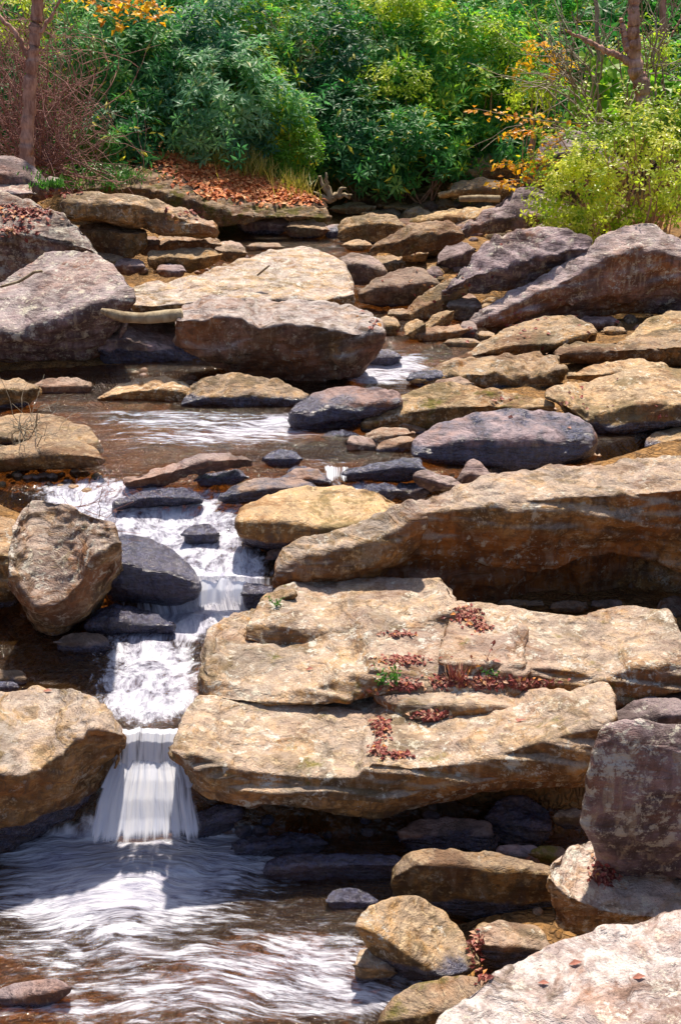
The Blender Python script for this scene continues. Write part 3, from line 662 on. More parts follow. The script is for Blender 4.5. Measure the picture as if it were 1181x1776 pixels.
rock('boulder', 'low cream rock ridge behind the scooped boulder near the right edge', [L_('990,645 1030,632 1080,625 1115,620 1148,632', '988,652 1040,650 1100,646 1150,642', (-.02, '990,660 1050,662 1100,660 1150,655'), s=.2, Y=9.7)], tone=.15, lichen=.2, wl=None, bright=1.1)
rock('boulder', 'flat grey purple slab at the right edge under the cream upper slab', [L_('968,605 1010,595 1060,590 1120,572 1180,567 1250,567', '966,615 1030,612 1100,605 1170,600 1250,602', (-.03, '966,632 1030,635 1100,632 1170,635 1250,635'), s=.12, Y=10.4, rnd=4, strata=5)], tone=.45, lichen=.15, wl=None)
rock('boulder', 'cream slab at the right edge in front of the red shingle', [L_('1080,592 1110,565 1150,545 1190,537 1250,535', '1085,598 1120,585 1160,575 1250,572', (-.02, '1085,606 1130,600 1170,600 1250,600'), s=.12, Y=11.2, rnd=3)], tone=.12, lichen=.2, wl=None, bright=1.1)
for q in ((925,688,60,26,10),(760,760,46,22,0),(705,742,60,22,0)):
    pass
stone('rock', 'low brown rock between the mossy boulder and the blue boulder', 672, 757, 84, 28, -8, tone=.4, wl=.0, moss=.15)
stone('rock', 'round pebble like rock tucked under the mossy tan boulder', 718, 745, 42, 26, 20, tone=.35, wl=.0)
stone('rock', 'pointed pale rock sticking out of the middle pool', 625, 772, 46, 30, 10, tone=.5, wl=.0)
stone('rock', 'smooth slanting stone left of the blue boulder', 685, 774, 62, 26, -15, tone=.5, wl=.02)
stone('rock', 'flat dark stone under water near the small white fall', 590, 758, 60, 16, 0, tone=.8, wet=.6)
stone('rock', 'small flat dark rock at the lip of the upper rapid', 740, 655, 60, 30, -5, tone=.7, wet=.4, Y=9.9)
stone('rock', 'round boulder in shadow beside the ridged tan boulder', 780, 668, 70, 26, 0, Y=9.4, tone=.5, wl=.05)
stone('rock', 'white splashed rock in the upper rapid', 665, 620, 60, 26, 0, tone=.8, wet=.5)
# ---- left, upper middle
rock('boulder', 'great split faced boulder with a pale top and red striped left face', [L_(
 '316,528 360,520 420,518 480,521 540,524 600,532 640,545 656,565', '308,556 340,556 380,548 420,552 450,572 500,562 560,568 610,580 658,578',
 (.10, '306,590 345,608 390,622 420,612 455,600 500,612 560,622 610,625 655,600'), (.40, '325,600 370,628 430,652 470,668 520,682 570,676 620,655 648,620'), Y=9.75, s=.10, rnd=1, fac=.7, lf=.4, strata=3)],
 tone=.68, lichen=.22, bright=1.0, wl=.0, rust=.5, pale=.8)
rock('boulder', 'dark sloping boulder under the driftwood log', [L_('168,568 200,558 250,556 310,556 350,575', '172,592 220,588 270,606 320,622 360,635', (-.02, '185,640 230,648 270,655 320,655 350,652'), Y=10.6, s=.2, rnd=2)], tone=.6, lichen=.15, wl=.1)
rock('boulder', 'broad pale cream slab lying behind the split faced boulder', [L_(
 '225,500 290,488 360,468 420,448 470,436 520,430 570,436 600,455 612,480', '215,530 280,530 350,522 420,520 500,520 560,522 612,510', (-.02, '215,560 300,560 400,560 500,560 560,555 612,540'), Y=10.7, s=.22, rnd=4, fac=.4)],
 tone=.15, lichen=.38, bright=1.2, wl=None, pale=.6)
rock('boulder', 'large purple and white boulder at the left edge with a black undercut', [L_(
 '-120,500 -20,488 30,468 70,448 100,434 130,432 165,442 195,455 230,500', '-120,580 -20,580 30,575 80,560 120,545 160,530 200,520 234,515',
 (.0, '-120,600 0,592 60,580 110,562 160,545 200,532 232,524'), (.5, '-120,650 0,650 60,655 110,655 150,650 180,625 200,580'), Y=10.3, s=.35, rnd=3, fac=.6, under=.6)],
 tone=.75, lichen=.45, bright=.95, wl=None, pale=.35, rust=.3)
rock('boulder', 'lichen covered sloping boulder with red leaves at the upper left edge', [L_(
'-120,338 0,334 50,345 100,362 135,385 165,425', '-120,400 0,405 60,405 110,415 150,430 168,440', (-.02, '-120,500 0,500 60,495 110,490 150,480 168,460'), Y=12.0, s=.55, rnd=3)], tone=.6, lichen=.6, moss=.15, bright=1.0, wl=None, pale=.3)
rock('boulder', 'smooth grey blue boulder at the top left edge below the bare shrub', [L_(
 '-100,275 0,266 40,270 65,285 78,310', '-100,300 0,300 40,305 78,330', (-.02, '-100,370 0,365 50,360 80,345'), Y=13.2, s=.5, rnd=7, fac=.3)], tone=.8, lichen=.15, bright=1.1, wl=None)
stone('rock', 'small white flecked rock right of the smooth grey blue boulder', 93, 325, 34, 34, 0, Y=13.5, tone=.7, lichen=.7, wl=None)
rock('boulder', 'long jutting tan ledge with a black gap beneath it at the left', [L_(
 '112,340 150,330 230,334 290,350 340,370 372,385', '116,352 160,350 230,352 290,368 340,385 374,395', (.0, '118,372 180,378 240,388 280,402 330,408 374,408'), (.4, '125,380 180,386 240,394 280,406 330,410 372,410'), Y=12.4, s=.3, rnd=3, fac=.8)],
 tone=.35, lichen=.3, bright=1.1, wl=None)
rock('boulder', 'brown block under the left end of the jutting ledge', [L_('138,392 170,386 215,390 250,396', '138,402 180,400 220,404 252,404', (-.02, '140,440 180,446 220,448 250,440'), Y=12.6, s=.1, rnd=2)], tone=.45, lichen=.1, wl=None)
stone('rock', 'reddish rounded rock in the dark gap beneath the jutting ledge', 258, 425, 36, 36, 0, Y=12.8, tone=.6, wl=None)
rock('rock', 'leaning grey tan block supporting the right end of the jutting ledge', [L_('282,405 300,395 340,400 376,412', '280,425 310,418 350,420 378,424', (-.02, '282,440 320,442 350,440 378,438'), Y=12.9, s=.2, rnd=2)], tone=.4, lichen=.2, wl=None)
rock('rock', 'wedge shaped flat rock between the pale slab and the jutting ledge', [L_('258,435 290,430 340,431 382,436', '262,450 300,446 340,448 380,442', (-.02, '270,468 310,472 345,466 376,456'), Y=12.2, s=.15, rnd=1)], tone=.15, lichen=.2, wl=None)
stone('rock', 'dark wet pyramid rock below the wedge shaped flat rock', 298, 470, 46, 24, 0, Y=12.0, tone=.7, wl=.05)
stone('rock', 'small brown rock right of the wedge shaped flat rock', 400, 436, 52, 32, 5, Y=12.8, tone=.45, wl=None)
stone('rock', 'grey rock in the dark corner beside the upper brook', 225, 462, 50, 26, 0, Y=12.2, tone=.7, wet=.3)
stone('rock', 'tan rock above the dark corner beside the upper brook', 188, 452, 60, 26, 10, Y=12.4, tone=.4, wl=None)
stone('boulder', 'dark knobby rock at the left edge between the grey blue boulder and the lichen boulder', 5, 335, 110, 60, 0, Y=12.9, tone=.7, lichen=.5, wl=None)
# ---- far creek
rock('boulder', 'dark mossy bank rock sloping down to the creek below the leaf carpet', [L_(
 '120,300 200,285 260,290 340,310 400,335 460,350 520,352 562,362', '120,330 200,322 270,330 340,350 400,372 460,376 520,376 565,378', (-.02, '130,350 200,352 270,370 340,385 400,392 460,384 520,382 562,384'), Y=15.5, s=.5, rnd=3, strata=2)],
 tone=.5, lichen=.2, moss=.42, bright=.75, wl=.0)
stone('rock', 'blue grey boulder at the left side of the far brook', 455, 388, 90, 40, 5, tone=.9, wl=.06, lichen=.2)
stone('rock', 'grey rounded boulder in the middle of the far brook', 533, 398, 72, 38, 0, tone=.5, wl=.03)
stone('rock', 'dark wet rock right of the grey boulder in the far brook', 580, 402, 34, 26, 0, tone=.8, wet=.5)
rock('boulder', 'blocky tan boulder at the right side of the far brook', [L_('590,395 600,375 640,370 680,370 696,388', '590,402 620,392 660,388 697,392', (-.02, '596,420 630,426 665,425 695,410'), s=.5, rnd=1)], tone=.3, lichen=.1, wl=.04, moss=.08)
rock('boulder', 'long loaf shaped olive boulder right of the far brook', [L_('648,425 690,395 740,384 780,384 798,398', '646,430 690,418 740,405 798,404', (-.0, '650,438 690,442 740,438 795,418'), Y=13.5, s=.4, rnd=3)], tone=.4, lichen=.1, moss=.2, wl=.05, bright=.85)
rock('boulder', 'flat pale slab lying behind the loaf shaped boulder', [L_('710,382 760,366 830,362 890,362 930,372', '712,388 770,380 840,376 930,380', (-.02, '715,394 770,394 850,392 930,390'), s=.1)], tone=.15, lichen=.25, wl=None, bright=1.15)
rock('boulder', 'purple lichened boulder slanting up behind the leafy shrub', [L_('800,395 850,355 885,325 920,318 960,335 1000,360', '800,400 850,385 900,375 950,380 1000,390', (-.02, '800,408 850,402 900,400 950,402 1000,405'), Y=14.6, s=.9, rnd=2)], tone=.9, lichen=.3, wl=None)
rock('boulder', 'purple brown boulder with a whitened crest left of the largest right boulder', [L_(
 '770,500 800,462 830,430 860,408 900,398 960,397 1005,402 1020,412', '772,505 820,480 860,470 910,455 970,440 1022,430', (.12, '775,512 830,505 870,500 920,488 980,470 1022,460'), Y=12.1, s=.6, rnd=3)], tone=.8, lichen=.35, wl=None, bright=1.1)
rock('boulder', 'largest right boulder, humped and rusty purple, below the leafy shrub', [L_(
 '818,560 850,530 900,498 950,470 1010,435 1060,402 1100,387 1135,388 1165,410 1290,430', '820,566 870,540 930,510 990,480 1050,450 1100,430 1150,440 1290,460',
 (.05, '816,570 880,556 940,535 1000,520 1060,505 1110,495 1170,490 1290,500'), (.2, '840,578 900,574 960,562 1020,550 1080,545 1140,542 1290,542'), Y=11.9, s=.6, rnd=4, fac=.7)],
 tone=.62, lichen=.32, wl=None, bright=1.1, rust=.7, pale=.3)
rock('boulder', 'round shouldered dark boulder behind the calm reflecting pool', [L_('628,500 650,478 690,460 730,462 752,480', '626,510 660,500 710,495 754,490', (-.0, '630,525 670,530 710,522 752,505'), Y=12.6, s=.4, rnd=4)], tone=.55, lichen=.1, wl=.05, bright=.75)
rock('boulder', 'grey boulder behind the right end of the pale slab', [L_('585,450 610,437 640,440 662,458', '585,462 620,458 664,470', (-.02, '590,490 625,495 664,490'), Y=13.0, s=.3, rnd=3)], tone=.6, lichen=.2, wl=.0)
stone('rock', 'tan hump behind the round shouldered dark boulder', 665, 458, 70, 34, -5, Y=13.6, tone=.3, wl=None)
rock('rock', 'tan finger of rock sloping toward the calm pool', [L_('700,545 720,520 750,495 785,480 805,485', '702,552 735,535 770,515 805,500', (-.0, '708,560 745,555 780,535 803,515'), Y=12.2, s=.5, rnd=2)], tone=.25, lichen=.12, wl=.0, bright=1.05)
for i, (q, lb) in enumerate([((805,532,54,48,0),'grey brown pyramidal rock against the toe of the largest right boulder'), ((758,560,62,30,-35),'cream slanting stone at the head of the calm pool'),
   ((720,572,38,40,-30),'cream upright stone at the left of the calm pool head'), ((672,566,40,34,0),'tan stone beside the corner of the split faced boulder'),
   ((768,578,80,24,-8),'low flat tan stone lying in the calm pool'), ((812,572,26,30,0),'dark little stone under the toe of the largest right boulder'),
   ((690,545,34,22,0),'small tan stone above the calm pool, leftmost of its row'), ((845,582,30,16,0),'tiny grey stone at the right margin of the calm pool'),
   ((800,595,56,14,0),'flat stone just awash in the calm pool'), ((735,538,30,24,-20),'stubby tan stone behind the cream slanting stone'),
   ((838,470,40,26,0),'brown stone propped on the whitened crest boulder'), ((790,445,60,50,-20),'purple block among the rubble right of the loaf shaped boulder'),
   ((755,425,70,40,-10),'tan block among the rubble right of the loaf shaped boulder'), ((715,440,50,30,0),'small tan block below the loaf shaped boulder'),
   ((770,402,40,24,0),'brown block between the loaf boulder and the flat pale slab'), ((640,345,70,22,0),'pale low rock in the far creek bed, centre'),
   ((675,352,50,16,0),'brown low rock in the far creek bed'), ((700,360,80,18,5),'broad flat rock in the far creek bed'), ((610,362,70,20,0),'long tan rock at the far brook outlet'),
   ((820,350,60,16,0),'greenish flat rock at the far bank foot'), ((770,358,60,16,0),'dull flat rock at the far bank foot'), ((680,337,40,20,-10),'pointed rock beneath the dark rhododendrons'),
   ((712,335,34,18,-20),'slanting rock beneath the dark rhododendrons'), ((740,345,44,16,0),'stepped rock beneath the dark rhododendrons'), ((655,372,50,16,0),'dark low rock behind the blocky tan boulder'),
   ((870,385,70,30,-10),'tan shoulder rock between the flat pale slab and the purple slanting boulder'), ((1035,560,70,24,0),'cream pebble shaped rock on the red shingle'),
   ((1000,566,50,20,0),'white rock next to the ridged tan boulder on the shingle'), ((1065,575,40,16,0),'round cobble on the red shingle'),
   ((460,428,60,14,0),'flat stone beside the upper brook behind the pale slab'), ((620,425,50,22,0),'wet grey stone right of the upper brook')]):
    stone('rock', lb, *q, tone=[.4,.2,.2,.25,.35,.7,.3,.5,.5,.3,.5,.85,.3,.3,.5][i % 15], wl=.0, lichen=.15, rnd=3)
rock('boulder', 'tan outcrop with a deep crack under the right rhododendrons', [L_('790,300 800,275 840,265 880,270 915,290', '790,305 830,298 870,290 918,300', (-.02, '795,315 840,312 880,312 918,312'), Y=17.8, s=.9, rnd=2),
   L_('765,335 790,315 830,308 870,312 890,322', '765,340 800,332 850,325 890,330', (-.02, '770,346 800,346 850,344 890,342'), Y=17.4, s=.5, rnd=2)], tone=.25, lichen=.15, moss=.15, wl=None, bright=.95)
rock('boulder', 'purple boulder high on the right bank behind the orange leaves', [L_('925,275 940,240 970,222 1010,225 1060,250 1085,290', '925,285 960,270 1010,268 1085,300', (-.02, '925,330 970,330 1020,330 1085,330'), Y=16.0, s=.9, rnd=2)], tone=.9, lichen=.35, wl=None)
rock('boulder', 'pale pink slab beneath the leafy shrub', [L_('890,405 930,388 980,370 1040,355 1090,360', '890,412 950,402 1010,392 1090,388', (-.02, '895,425 950,425 1010,420 1090,410'), Y=13.6, s=.5)], tone=.4, lichen=.3, wl=None, bright=1.15)

# ---------------------------------------------------------------- terrain and water sheets
def grid(xs, ys):
    X, Y = np.meshgrid(xs, ys); n, m = X.shape
    i = np.arange(n-1)[:,None]*m; j = np.arange(m-1)[None,:]
    F = np.stack([i+j, i+j+1, i+m+j+1, i+m+j], -1).reshape(-1,4)
    return X.ravel(), Y.ravel(), F
def chan(Y):
    o = np.argsort(cy); c = np.array(cy)[o]
    return np.interp(Y, c, np.array(cl_)[o]), np.interp(Y, c, np.array(cr_)[o])
def terrain(X, Y):
    X = np.asarray(X, float); Y = np.asarray(Y, float)
    p = np.stack([X, Y, 0*X], 1)
    l, r = chan(Y); d = np.maximum(np.maximum(l-X, X-r), 0)
    bank = np.minimum(d*.3, .16)
    wv = W(Y-.13)
    z = wv - .16 + bank + .05*fbm(p*1.5, 4, 3) + .02*fbm(p*7, 3, 4)
    cave = np.clip((X-.15)/.15,0,1)*np.clip((Y-6.2)/.15,0,1)*np.clip((7.75-Y)/.1,0,1)
    z = z*(1-cave) + np.minimum(z, .47+.03*fbm(p*5,3,8))*cave
    # the valley sides: rise well outside the bed and behind the creek
    side = np.maximum(np.abs(X - (-.2)) - (3.4+.12*Y), 0)
    z += side*.45 + .25*side*fbm(p*.35, 3, 5)
    lb = np.clip((Y-14.0)/3.5, 0, 1)*np.clip((-1.0-X)/1.5, 0, 1)       # left bank near the leaf carpet
    z += lb*.55
    back = np.maximum(Y-18.8, 0)
    z += np.minimum(back, 30)*.62 + .1*back*fbm(p*.25, 3, 6)
    return z
xs = np.unique(np.concatenate([np.linspace(-60, -6, 28), np.linspace(-6, 6, 200), np.linspace(6, 60, 28)]))
ys = np.unique(np.concatenate([np.linspace(-30, 2, 12), np.linspace(2, 12, 220), np.linspace(12, 21, 110), np.linspace(21, 90, 40)]))
X, Y, F = grid(xs, ys)
Z = terrain(X, Y)
fo = np.clip((Y-18.6)/.8, 0, 1)
fo = np.maximum(fo, np.clip((np.abs(X+.2)-(3.6+.12*Y))/.8, 0, 1))
o = mesh_np('ground', np.stack([X,Y,Z],1), F, M_BED, attrs={'forest': fo}); tag(o, kind='structure')
def tz(x, y): return float(terrain(np.array([x]), np.array([y]))[0])

# foam carried by the current: (px, py, radius_x px, radius_y px, strength)
FOAM = [(250,1500,190,45,1.05), (200,1560,220,45,.4), (300,745,330,38,.16), (150,1130,120,30,.12), (255,1478,150,34,1.3), (385,1000,75,40,1.0), (385,1060,90,24,1.1), (240,1480,230,60,1.2), (300,940,160,60,.35), (265,1190,110,70,.5), (160,860,120,30,.5), (330,870,140,30,.3), (400,752,230,20,.30), (250,716,180,7,.35), (560,700,40,8,.4), (245,1485,200,55,1.19), (235,1460,150,30,1.14), (230,1540,290,75,0.63), (150,1630,330,80,0.46), (420,1690,360,80,0.44), (560,1650,170,60,0.41), (300,1750,500,60,0.37), (60,1560,160,50,0.26), (640,1730,160,60,0.44), (30,1740,200,40,0.22),
        (440,1510,140,40,0.15), (560,1590,180,35,0.11),
        (265,1150,105,85,0.70), (250,1215,80,45,0.52), (310,1080,90,35,0.95), (250,1100,90,35,0.48), (290,1215,70,40,0.44), (180,1180,60,30,0.18), (215,1225,60,30,0.37),
        (340,970,120,40,0.67), (300,910,150,45,0.63), (170,880,100,40,0.67), (230,880,90,30,0.55), (400,985,60,30,0.67), (380,900,110,30,0.37), (160,855,110,32,0.67), (250,850,70,20,0.59), (350,865,60,20,0.52), (250,915,90,30,0.44),(390,940,60,30,0.52),
        (620,845,60,16,0.67), (550,825,60,20,0.44), (330,731,230,9,.55), (400,760,230,25,0.22), (450,745,110,12,0.41), (490,728,60,14,0.67), (320,762,160,14,0.22), (370,780,170,12,0.16), (420,800,120,14,0.26), (560,800,60,10,0.30), (200,780,140,16,0.11), (210,708,150,10,0.15), (330,720,160,7,0.37), (120,690,80,8,0.18),
        (665,640,60,24,0.95), (700,620,60,14,0.52), (640,655,60,12,0.67), (730,640,60,12,0.37), (680,600,60,10,0.22),
        (470,400,60,8,0.37), (575,393,30,6,0.52), (230,468,30,10,0.44), (60,1120,70,20,0.04), (520,420,80,6,0.26), (640,770,60,8,0.11)]
def foam_at(X, Y):
    z = W(Y); m = (CAM_H-z)/Y; k = X/Y
    # invert the survey once: world -> photograph row/column, only to look the foam patches up where they lie on the ground
    th = np.arctan(m) - R(PITCH); py = 888 + FPX*np.tan(th)
    v = (888-py)/FPX; px = 590.5 + k*(ct+v*st)*FPX
    f = 0*X
    for a, b, rx, ry, s in FOAM:
        d = ((px-a)/rx)**2 + ((py-b)/ry)**2
        f = np.maximum(f, s*np.exp(-d*1.1)) if s > .9 else f + s*np.exp(-d*1.6)*(1-np.clip(f,0,1))*.95
    return np.clip(np.where((Y > 5.25) & (np.abs(Y-6.3) > .16), np.minimum(f, .66), f), 0, 1)
wys = np.unique(np.concatenate([np.linspace(1.5, 3.6, 30), np.linspace(3.6, 8.2, 380), np.linspace(8.2, 13, 170), np.linspace(13, 18.6, 90)]))
X, Y, F = grid(np.linspace(-4.6, 5.2, 300), wys)
fm = foam_at(X, Y)
l, r = chan(Y); dout = np.maximum(np.maximum(l-X, X-r), 0)
p = np.stack([X, Y, 0*X], 1)
fx = (Y-4.95); ang = np.arctan2(X+1.15, np.maximum(5.2-Y, .05)); rad = np.hypot(X+1.15, Y-5.2)
Z = W(Y) + .010*fbm(p*np.array([3, 9, 1.]), 3, 11) + fm*.032*fbm(p*np.array([5, 9, 1.]), 3, 12) - np.clip(dout-.12, 0, .5)*.9
# flow coordinates: across / along; in the lower pool the foam fans out from the foot of the fall
U, Vv = Y*1.0, X*.35
low = np.clip((5.2-Y)/.3, 0, 1)
flow = np.stack([X*.55 + .25*np.sin(Y*2.1), Y*1.0 + .15*np.sin(X*1.7), 0*X], 1)
chute = ((Y > 5.1) & (Y < 7.6))
flow[chute, 0] = X[chute]*1.5; flow[chute, 1] = Y[chute]*.35
wet_sheet = mesh_np('stream_water', np.stack([X,Y,Z],1), F, M_WATER, attrs={'foam': fm, 'flow': flow})
tag(wet_sheet, kind='structure')

def fall(name, label, rows, nu=60, bulge=.02, dens=.5, group=None, seed=0):
    """rows: (py, xleft, xright, Y) from lip to foot"""
    tiers = rows if isinstance(rows[0], list) else [rows]; AV, AF, AL, AT = [], [], [], []; cnt = 0
    for ti, rw in enumerate(tiers):
        A = np.array(rw, float); m = 60; t = np.linspace(0, len(A)-1, m); idx = np.arange(len(A))
        C = [np.interp(t, idx, A[:,k]) for k in range(4)]; V = []; fl = []; th = []
        xm = (A[:,1].mean()+A[:,2].mean())/2
        for a in range(m):
            for b_ in range(nu):
                u = b_/(nu-1); px = C[1][a]*(1-u)+C[2][a]*u
                V.append(P(px, C[0][a], C[3][a])); fl.append(((.35*px+.65*(xm+(u-.5)*(A[0,2]-A[0,1])*1.3))/160.0+ti*3, C[0][a]/130.0, 0))
                f = a/(m-1); e = min(1, min(u, 1-u)*(11 if f < .4 else 7)); last = ti == len(tiers)-1
                th.append(dens*e - .5*(1-e) - (1.3*max(0, f-.74)/.26 if last else 0) - (.35*max(0, .12-f)/.12 if ti else 0) - (.7*max(0, .25-f)/.25 + .6*max(0, f-.6)/.4 if len(tiers) == 1 and len(rw) < 6 else 0))
        V = np.array(V); fl = np.array(fl); q = np.stack([fl[:,0]*9, fl[:,1]*.8, 0*fl[:,0]+seed], 1)
        V[:,1] -= bulge*(.6+fbm(q, 3, seed+2)*1.3); V[:,2] += .4*bulge*fbm(q*1.3, 3, seed+5)
        i = np.arange(m-1)[:,None]*nu; j = np.arange(nu-1)[None,:]
        AF.append(np.stack([i+j, i+nu+j, i+nu+j+1, i+j+1], -1).reshape(-1,4)+cnt); cnt += len(V); AV.append(V); AL.append(fl); AT += th
    V = np.concatenate(AV); F = np.concatenate(AF); fl = np.concatenate(AL); th = AT
    o = mesh_np(name, V, F, M_FALL, attrs={'flow': fl, 'foam': np.array(th)}); tag(o, label, 'waterfall', group); return o
yb = g(1450)
fall('waterfall', 'main white silky waterfall dropping beside the left bank boulder', [
 [(1262,200,333,5.14),(1270,200,332,5.09),(1285,200,328,5.06),(1310,199,326,5.04),(1345,196,328,5.02)],
 [(1316,190,330,5.035),(1332,182,336,5.00),(1352,170,346,4.95),(1385,152,354,4.88),(1420,138,368,4.82),(1455,122,380,4.75),(1492,104,394,4.62)]], 90, .02, .62, seed=1)
fall('waterfall', 'second white waterfall pouring between dark wet blocks', [(975,372,428,6.56),(1000,345,432,6.43),(1020,336,434,6.38),(1045,330,436,6.34),(1070,320,440,6.27)], 60, .03, .6, seed=2)
fall('waterfall', 'small white fall in the middle beside the flat black slab', [(803,556,608,7.70),(812,560,610,7.52),(828,562,606,7.42),(848,556,620,7.25)], 40, .02, .35, seed=3)
fall('waterfall', 'thin thread of water dripping beside the scooped tan boulder', [(728,1016,1030,8.35),(740,1019,1030,8.22),(770,1020,1030,8.2),(800,1020,1031,8.18)], 16, .01, .35, seed=4)
fall('waterfall', 'left white cascade tumbling over low rocks beside the flat wet stone', [(826,90,215,7.62),(842,95,215,7.50),(860,100,215,7.36),(885,110,215,7.12)], 60, .03, .2, seed=5)
fall('waterfall', 'little white spill between the two dark slabs of the cascade', [(818,372,402,7.66),(838,352,385,7.50),(862,345,388,7.34),(880,340,385,7.2)], 30, .02, .3, seed=6)
fall('waterfall', 'side trickle of white water on the brown rock left of the main waterfall', [(1268,196,212,5.1),(1290,190,215,5.04),(1320,188,214,5.0),(1350,180,214,4.97)], 20, .02, .35, seed=7)
stone('boulder', 'brown wet rock lip under the main waterfall', 262, 1322, 150, 90, 0, Y=5.16, tone=.6, wet=.5, lichen=.0)

# ---------------------------------------------------------------- survey ray against the built stones
allV = np.concatenate(ROCKV); allF = np.concatenate(ROCKF)
bvh = BVHTree.FromPolygons(allV.tolist(), allF.tolist())
gx, gy, gF = grid(np.linspace(-12, 12, 160), np.linspace(2, 30, 260))
gz = terrain(gx, gy)
bvh_g = BVHTree.FromPolygons(np.stack([gx,gy,gz],1).tolist(), gF.tolist())
def hit(px, py, ground=True):
    k, m = ray(px, py); d = Vector((k, 1, -m)).normalized(); o = Vector((0,0,CAM_H))
    a = bvh.ray_cast(o, d); b = bvh_g.ray_cast(o, d) if ground else (None,)*4
    c = [h for h in (a, b) if h[0] is not None]
    if not c: return None
    h = min(c, key=lambda q: q[3]); n = h[1]
    if n.dot(d) > 0: n = -n
    return h[0], n
def drop(x, y, z0=8.0):
    a = bvh.ray_cast(Vector((x,y,z0)), Vector((0,0,-1))); t = tz(x, y)
    return max(a[0].z, t) if a[0] is not None else t

# ---------------------------------------------------------------- small stones
PV = []
for k in range(10):
    import bmesh
    bm = bmesh.new(); bmesh.ops.create_icosphere(bm, subdivisions=3, radius=1)
    v = np.array([q.co[:] for q in bm.verts]); f = np.array([[q.index for q in ff.verts] for ff in bm.faces]); bm.free()
    q = v*1.3 + k*11.3
    rr = random.Random(k)
    s = np.array([1, rr.uniform(.65,.95), rr.uniform(.4,.7)])
    v = v*(1+.35*facet(q*1.1, k)[:,None]+.14*fbm(q*1.2,3,k)[:,None]+.03*fbm(q*6,2,k)[:,None])*s
    me_o = mesh_np('pebble', v, f, M_ROCK, attrs={'wetv': np.zeros(len(v))}, link=False); PV.append(me_o.data)
def pebble(px, py, size, tone, name='pebble', label=None, group=None, wet=0.0, bright=1.0):
    Y = g(py); x = ray(px, py)[0]*Y; z = tz(x, Y)
    o = bpy.data.objects.new(name, random.choice(PV)); col.objects.link(o)
    wl = float(W(Y)); z = max(z, wl-.02*1) if wet else z
    o.location = (x, Y, z + size*.02); o.rotation_euler = (random.uniform(-.3,.3), random.uniform(-.3,.3), random.uniform(0, 6.28)); o.scale = (size,)*3
    tag(o, label, 'stone', group)
    for k, v in (('tone', tone), ('lichen', .05), ('moss', 0), ('wet', wet), ('bright', bright), ('seed', random.uniform(0, 50))): o[k] = float(v)
PEB = [  # x0,x1,y0,y1,count,size px range,tones,wet,label,group
 (0,190,806,850,46,(8,24),(.2,.7),.2,'small mixed pebble on the left shore below the grey brown rock','pebbles on the left shore'),
 (640,900,470,580,46,(12,34),(.2,.6),0,'small rubble stone above the calm pool','rubble stones above the calm pool'),
 (690,900,400,480,44,(14,44),(.2,.9),0,'rubble stone between the loaf shaped boulder and the right boulders','rubble stones right of the far brook'),
 (540,880,338,400,95,(14,50),(.2,.6),0,'small stone strewn over the far creek bed','stones in the far creek bed'),
 (1000,1180,548,575,16,(8,26),(.2,.6),0,'cobble on the red shingle patch at the right','cobbles on the red shingle'),
 (640,780,735,775,14,(8,24),(.3,.6),.25,'small stone at the waterline left of the big blue boulder','stones left of the big blue boulder'),
 (590,900,815,850,16,(8,22),(.3,.9),.4,'small wet stone below the big blue boulder','stones below the big blue boulder'),
 (170,420,640,670,12,(8,22),(.4,.7),.2,'small stone in the shade under the left boulders','stones under the left boulders'),
 (180,440,440,475,14,(8,22),(.3,.7),.2,'small stone beside the upper brook','stones beside the upper brook'),
 (820,980,1600,1700,12,(10,30),(.3,.6),.3,'little stone in the wet gap between the foreground rocks','stones in the foreground gap'),
 (420,1000,1400,1470,16,(14,40),(.6,.9),.55,'dark wet stone in the shade beneath the layered boulder','wet stones beneath the layered boulder'),
]
for x0,x1,y0,y1,n,(a,b),(t0,t1),wt,lb,gr in PEB:
    for _ in range(n):
        py = random.uniform(y0,y1); px = random.uniform(x0,x1)
        pebble(px, py, random.uniform(a,b)/2/FPX*g(py)*1.1, random.uniform(t0,t1), 'pebble', lb, gr, wt, random.uniform(.8,1.15))

# ---------------------------------------------------------------- leaves
def leafset(Pp, D, Nn, L, Wd, tint, fold=.25, droop=.15):
    """one folded two-sided diamond of four faces per leaf"""
    Pp, D, Nn = map(np.asarray, (Pp, D, Nn))
    D = D/(np.linalg.norm(D,axis=1)[:,None]+1e-9); S = np.cross(D, Nn); S /= np.linalg.norm(S,axis=1)[:,None]+1e-9
    U = np.cross(S, D); L = np.asarray(L)[:,None]; Wd = np.asarray(Wd)[:,None]
    base = Pp; tip = Pp + D*L - U*L*droop
    mid = Pp + D*L*.5
    l1 = mid + S*Wd + U*Wd*fold; r1 = mid - S*Wd + U*Wd*fold; mm = mid
    V = np.stack([base, l1, mm, r1, tip], 1).reshape(-1,3)
    n = len(Pp); o = np.arange(n)[:,None]*5
    F = np.concatenate([o+np.array([[0,2,1]]), o+np.array([[0,3,2]]), o+np.array([[1,2,4]]), o+np.array([[2,3,4]])])
    return V, F, np.repeat(tint, 5)
def rnd_unit(n):
    v = rng.normal(size=(n,3)); return v/np.linalg.norm(v,axis=1)[:,None]
BN = 0
